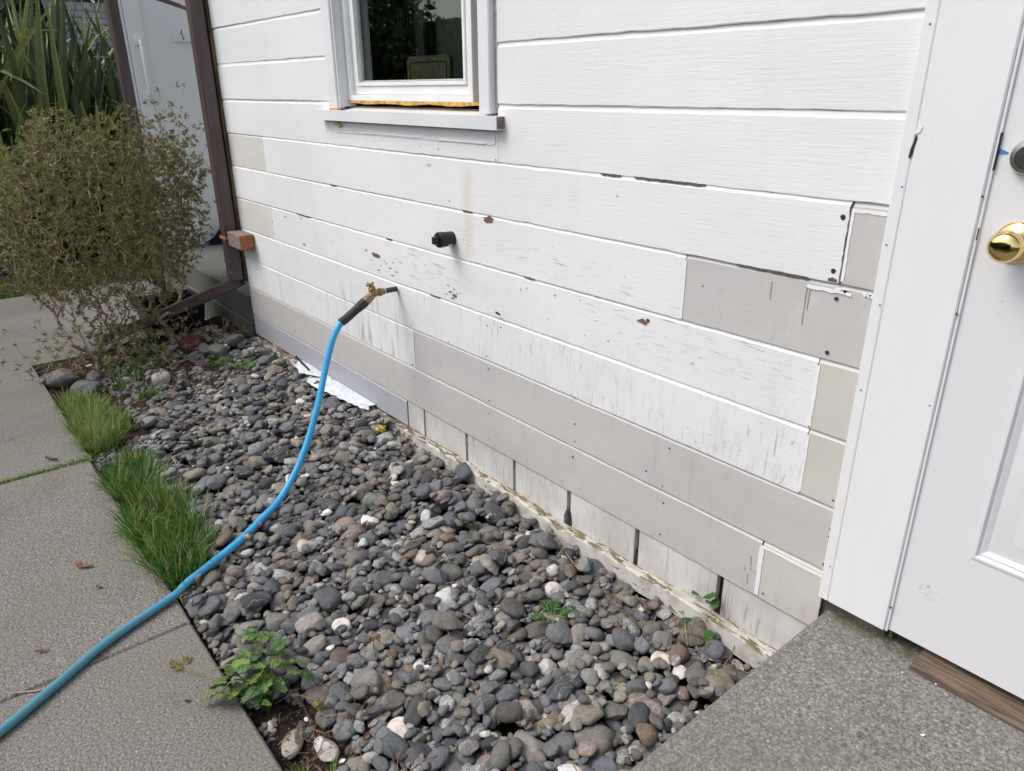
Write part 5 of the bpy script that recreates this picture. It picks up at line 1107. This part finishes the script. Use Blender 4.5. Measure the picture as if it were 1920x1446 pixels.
def fern(cx_, cy_, n, L, name, label, mat, seed):
    r2 = np.random.default_rng(seed); z = top_z(cx_, cy_); root = MB()
    for i in range(n):
        a = 6.28 * i / n + r2.normal() * .3; l_ = L * r2.uniform(.7, 1.2); pts_ = [np.array([cx_, cy_, z - .01]) + np.array([math.cos(a) * l_ * t, math.sin(a) * l_ * t, .6 * l_ * math.sin(t * 2.0)]) for t in np.linspace(0, 1, 7)]
        root.tube(pts_, .0009, 4, 1)
        for k in range(2, 7):
            for sgn in (-1, 1):
                for q in (0, .5):
                    p = pts_[k] + (pts_[k] - pts_[k - 1]) * q; a2 = a + sgn * r2.uniform(.6, 1.3); l2 = l_ * .30 * (1.3 - k / 9); d = np.array([math.cos(a2), math.sin(a2), r2.normal() * .2]); s_ = np.array([-d[1], d[0], .1]) * l2 * .28
                    root.add([p, p + d * l2 * .5 + s_, p + d * l2 * 1.05, p + d * l2 * .5 - s_], [(0, 1, 2, 3)])
    return tag(root.build(name, [mat, 'twig_bark']), label, 'weed')
fern(-1.262, -.305, 7, .055, 'fern_weed', 'small dark green ferny weed among the stones', 'fern_leaf', 3)
fern(-3.84, -.215, 8, .075, 'pale_weed', 'pale green weed with feathery leaves in the far gravel', 'weed_leaf', 5)
fern(-2.27, -.045, 5, .04, 'rail_weed', 'tiny pale weed growing by the wall rail', 'yellow_leaf', 6)
iv = thing('ivy_sprig', 'ivy sprig coming out of the skirting gap over the wall rail', 'ivy', (-.93, -.02, .15)); sm_, lm = MB(), MB()
P_ = [(-.926, .010, .17), (-.93, -.018, .168), (-.935, -.040, .150), (-.965, -.050, .125), (-.985, -.055, .115)]; sm_.tube(catmull(P_, 6), .0016, 6); sm_.tube(catmull([(-.926, .01, .17), (-.925, -.004, .20), (-.928, -.008, .235)], 5), .0013, 5); sm_.tube(catmull([P_[2], (-.91, -.055, .14), (-.895, -.05, .12)], 5), .0013, 5)
def ivy_leaf(L): 
    o_ = [(0, 0), (.15, .38), (.42, .30), (.52, .42), (1, 0), (.52, -.42), (.42, -.30), (.15, -.38)]; return [(x * L, y * L, -abs(y) * L * .25) for x, y in o_] , [(0, 4, 3, 2, 1), (0, 7, 6, 5, 4)]
for (p, yaw, pt, L) in [((-.928, -.010, .225), -2.2, .4, .040), ((-.926, -.008, .205), -1.2, .5, .032), ((-.93, -.012, .19), 2.9, .3, .034), ((-.985, -.056, .12), -2.0, .9, .045), ((-.96, -.05, .135), -2.7, .2, .038), ((-.905, -.055, .14), -1.3, 1.1, .040), ((-.985, -.012, .185), 2.6, .2, .03)]:
    V, F = ivy_leaf(L); put(lm, V, F, p, yaw, pt, .2)
sm_.build('stems', 'twig_bark', iv); lm.build('leaves', 'fern_leaf', iv)
m_ = MB(); V, F = icosphere(2)[0], icosphere(2)[1]; z = top_z(-2.62, -.085)
for q in range(7): m_.add([tuple(np.array(p) * np.array([.014, .012, .012]) * random.uniform(.6, 1.2) + np.array([-2.62 + random.gauss(0, .010), -.085 + random.gauss(0, .008), z + .004])) for p in V], [tuple(t) for t in F])
tag(m_.build('moss_clump', 'moss_foam', None, True), 'yellow green moss clump on the stones near the wall rail', 'moss')

# ---------------------------------------------------------------- litter
fm = MB(); rows_ = []; r2 = np.random.default_rng(5)
for i, x in enumerate(np.linspace(-3.58, -2.80, 34)):
    t = i / 33; y1 = -.004; y0 = -.022 - .075 * max(.12, math.sin(min(1, t * 1.5) * PI * .7)) * (1 - t) ** .5 * (1 if not .18 < t < .30 else .35) - .004 * r2.random(); row = []
    zb = float(bed_top(np.array(x), np.array(y0))) + .022
    for q, s_ in enumerate(np.linspace(0, 1, 7)):
        yy = [-.004, -.022, -.037][q] if q < 3 else -.037 + (y0 - .02 + .037) * (s_ - .333) / .667; zz = [.163, .160, .154][q] if q < 3 else .154 + (zb - .154) * ((s_ - .333) / .667) ** .8
        row.append((x + r2.normal() * .002, yy, zz + .011 * math.sin(s_ * 9 + i * 1.3) * math.sin(s_ * PI) + abs(r2.normal()) * .004))
    rows_.append(row)
V = [p for r in rows_ for p in r]; fm.add(V, [(i * 7 + k, (i + 1) * 7 + k, (i + 1) * 7 + k + 1, i * 7 + k + 1) for i in range(33) for k in range(6)])
tag(fm.build('plastic_sheet', 'plastic_film', None, True), 'crumpled white plastic sheeting tucked under the lavender board', 'plastic sheet')
m_ = MB(); m_.tube(catmull([(-3.62, -.02, .178), (-3.50, -.03, .165), (-3.42, -.035, .150), (-3.45, -.06, .135), (-3.35, -.05, .15), (-3.24, -.025, .155), (-3.18, -.02, .14)], 5), .006, 6); tag(m_.build('rubber_strip', 'black_plastic'), 'twisted black rubber strip lying on the white plastic sheeting', 'strip')
def curl_leaf(x, y, z, L, W_, yaw, name, mat, label, cat, curl=.4):
    m = MB(); V = []; n = 7
    for i in range(n):
        t = i / (n - 1); w_ = W_ * math.sin(PI * min(.97, max(.05, t)) ** .8) * random.uniform(.75, 1.1)
        for s_ in (-1, -.5, 0, .5, 1): V.append((L * (t - .5), s_ * w_ / 2, .003 + curl * W_ * abs(s_) ** 1.5 * .5 + .15 * L * (t - .5) ** 2 + random.gauss(0, .0008)))
    F = [(i * 5 + k, (i + 1) * 5 + k, (i + 1) * 5 + k + 1, i * 5 + k + 1) for i in range(n - 1) for k in range(4)]; put(m, V, F, (x, y, z), yaw, 0, 0)
    tag(m.build(name, mat, None, True), label, cat)
curl_leaf(-2.555, -1.285, .001, .060, .026, .9, 'dead_leaf', 'dead_leaf', 'crumpled brown leaf on the path left of the grass strip', 'leaf')
curl_leaf(-2.59, -1.30, .001, .035, .014, .4, 'dead_leaf', 'dead_leaf', 'small curled brown leaf tip beside the crumpled leaf', 'leaf')
curl_leaf(-2.401, -1.276, .001, .022, .016, .6, 'dead_leaf', 'bark_chip', 'small orange brown leaf scrap on the path below the grass', 'leaf')
curl_leaf(-2.179, -1.471, .001, .038, .012, 1.1, 'bark_chip', 'bark_chip', 'rust brown bark chip on the path above the hose', 'bark chip')
curl_leaf(-1.714, -1.206, .001, .018, .010, .9, 'dead_leaf', 'dark_gap', 'small dark leaf flat on the path left of the weed', 'leaf', .1)
curl_leaf(-3.521, -1.227, .002, .070, .016, .6, 'dead_leaf', 'dead_leaf', 'narrow curled leaf on the path near the crack', 'leaf', 1.2)
curl_leaf(-2.02, -1.52, .001, .14, .008, 1.05, 'straw_blade', 'straw', 'dry straw blade lying beside the blue hose', 'straw', .2)
curl_leaf(-.40, -.30, .350, .018, .006, 2.2, 'leaf_scrap', 'gap_wood', 'small dark scrap on the concrete step', 'scrap', .1)
curl_leaf(-1.33, -.085, top_z(-1.33, -.085), .085, .018, 1.5, 'wood_splinter', 'bark_chip', 'orange brown wood splinter leaning by the wall rail', 'wood splinter', .3)
curl_leaf(-.86, -.085, .085, .07, .03, .9, 'wood_splinter', 'straw', 'tan broken wood splinter under the ivy sprig', 'wood splinter', .3)
curl_leaf(-1.18, -.36, top_z(-1.18, -.36) + .004, .032, .014, 1.4, 'bark_chip', 'bark_chip', 'orange bark chip below the small ferny weed', 'bark chip', .5)
for x, y, lab in [(-4.10, -.235, 'white paper scrap by the red brick'), (-1.30, -.97, 'tiny white scrap on bare soil by the quartz rock')]:
    curl_leaf(x, y, top_z(x, y) + .004, .05 if x < -3 else .018, .025 if x < -3 else .012, random.uniform(0, 3), 'paper_scrap', 'litter_white', lab, 'scrap', .5)
for k_, (x, y, L_, mt, lab) in enumerate([(-1.52, -.075, .030, 'dead_leaf', 'small brown curled leaf lying in front of the widest skirting gap'), (-1.75, -.06, .028, 'bark_chip', 'reddish dry leaf against the rail left of the slate boulder'), (-1.10, -.10, .034, 'dead_leaf', 'brown crumpled leaf by the rail left of the ivy sprig'),
      (-1.98, -.065, .024, 'bark_chip', 'rusty leaf fragment at the rail above the olive stone'), (-1.30, -.90, .030, 'dead_leaf', 'dry brown leaf on the bare soil corner'), (-2.30, -.50, .022, 'dead_leaf', 'tiny brown leaf on the stones right of the hanging hose'), (-3.35, -.45, .040, 'straw', 'pale tan leaf scrap in the far gravel behind the hose'), (-1.05, -.72, .028, 'bark_chip', 'reddish curled leaf at the lowest edge of the gravel')]):
    curl_leaf(x, y, top_z(x, y) + .001, L_, L_ * .5, k_ * 1.3, 'dead_leaf', mt, lab, 'leaf', .8)
for x, y, s_ in [(-.32, -.21, .010), (-.36, -.055, .006), (-.42, -.075, .005), (-.30, -.10, .004), (-.44, -.33, .004)]:
    curl_leaf(x, y, .350, s_, s_ * .6, random.uniform(0, 3), 'paint_flake', 'litter_white', 'tiny white paint flake on the concrete step', 'paint flake', .1)
for o in C.objects:
    if o.name.startswith('paint_flake'): o['group'] = 'paint flakes on the concrete step'
# fine twigs and needles: nobody could count them
m_ = MB()
for _ in range(520):
    q = random.random()
    if q < .30: x, y = random.gauss(-4.0, .22), random.gauss(-.60, .16)
    elif q < .45: x, y = random.gauss(-1.40, .10), random.gauss(-.96, .07)
    elif q < .60: x, y = random.uniform(-1.5, -.7), random.gauss(-.10, .04)
    else: x, y = random.uniform(-3.5, -.8), random.uniform(-1.0, -.06)
    if not (GX0 + .05 < x < GX1 - .05 and GY0 + .03 < y < -.045): continue
    L = random.uniform(.02, .09); a = random.uniform(0, 6.28); z = top_z(x, y) + .001; dx, dy = math.cos(a) * L / 2, math.sin(a) * L / 2
    xa, ya, xb, yb = x - dx, max(y - dy, -1.08), x + dx, min(y + dy, -.045)
    m_.tube([(xa, ya, max(top_z(xa, ya), z - .015) + .002), (x + random.gauss(0, .003), y + random.gauss(0, .003), z + .004), (xb, yb, max(top_z(xb, yb), z - .015) + .002)], random.uniform(.0006, .0013), 4)
tag(m_.build('twig_litter', 'litter_twig'), 'thin dry twigs and needles scattered over the stones', 'twigs', kind='stuff')
m_ = MB()
for _ in range(900):
    q = random.random()
    if q < .5: x, y = random.gauss(-3.85, .28), random.gauss(-.55, .20)
    elif q < .75: x, y = random.uniform(-1.9, -.7), -.045 - abs(random.gauss(0, .03))
    else: x, y = random.gauss(-1.38, .10), random.gauss(-.98, .06)
    if not (GX0 < x < GX1 and GY0 + .01 < y < -.042): continue
    z = top_z(x, y); 
    if z > bed_top(np.array(x), np.array(y)) - .004 and random.random() < .75: continue
    L = random.uniform(.004, .014); V = [(-L / 2, -L * .25, .001), (0, -L * .35, .003), (L / 2, 0, .001), (0, L * .3, .003)]; put(m_, V, [(0, 1, 2, 3)], (x, y, z + .001), random.uniform(0, 6.28), random.gauss(0, .4), random.gauss(0, .4))
tag(m_.build('bark_litter', 'bark_chip'), 'reddish bark crumbs on the soil between the stones', 'bark', kind='stuff')
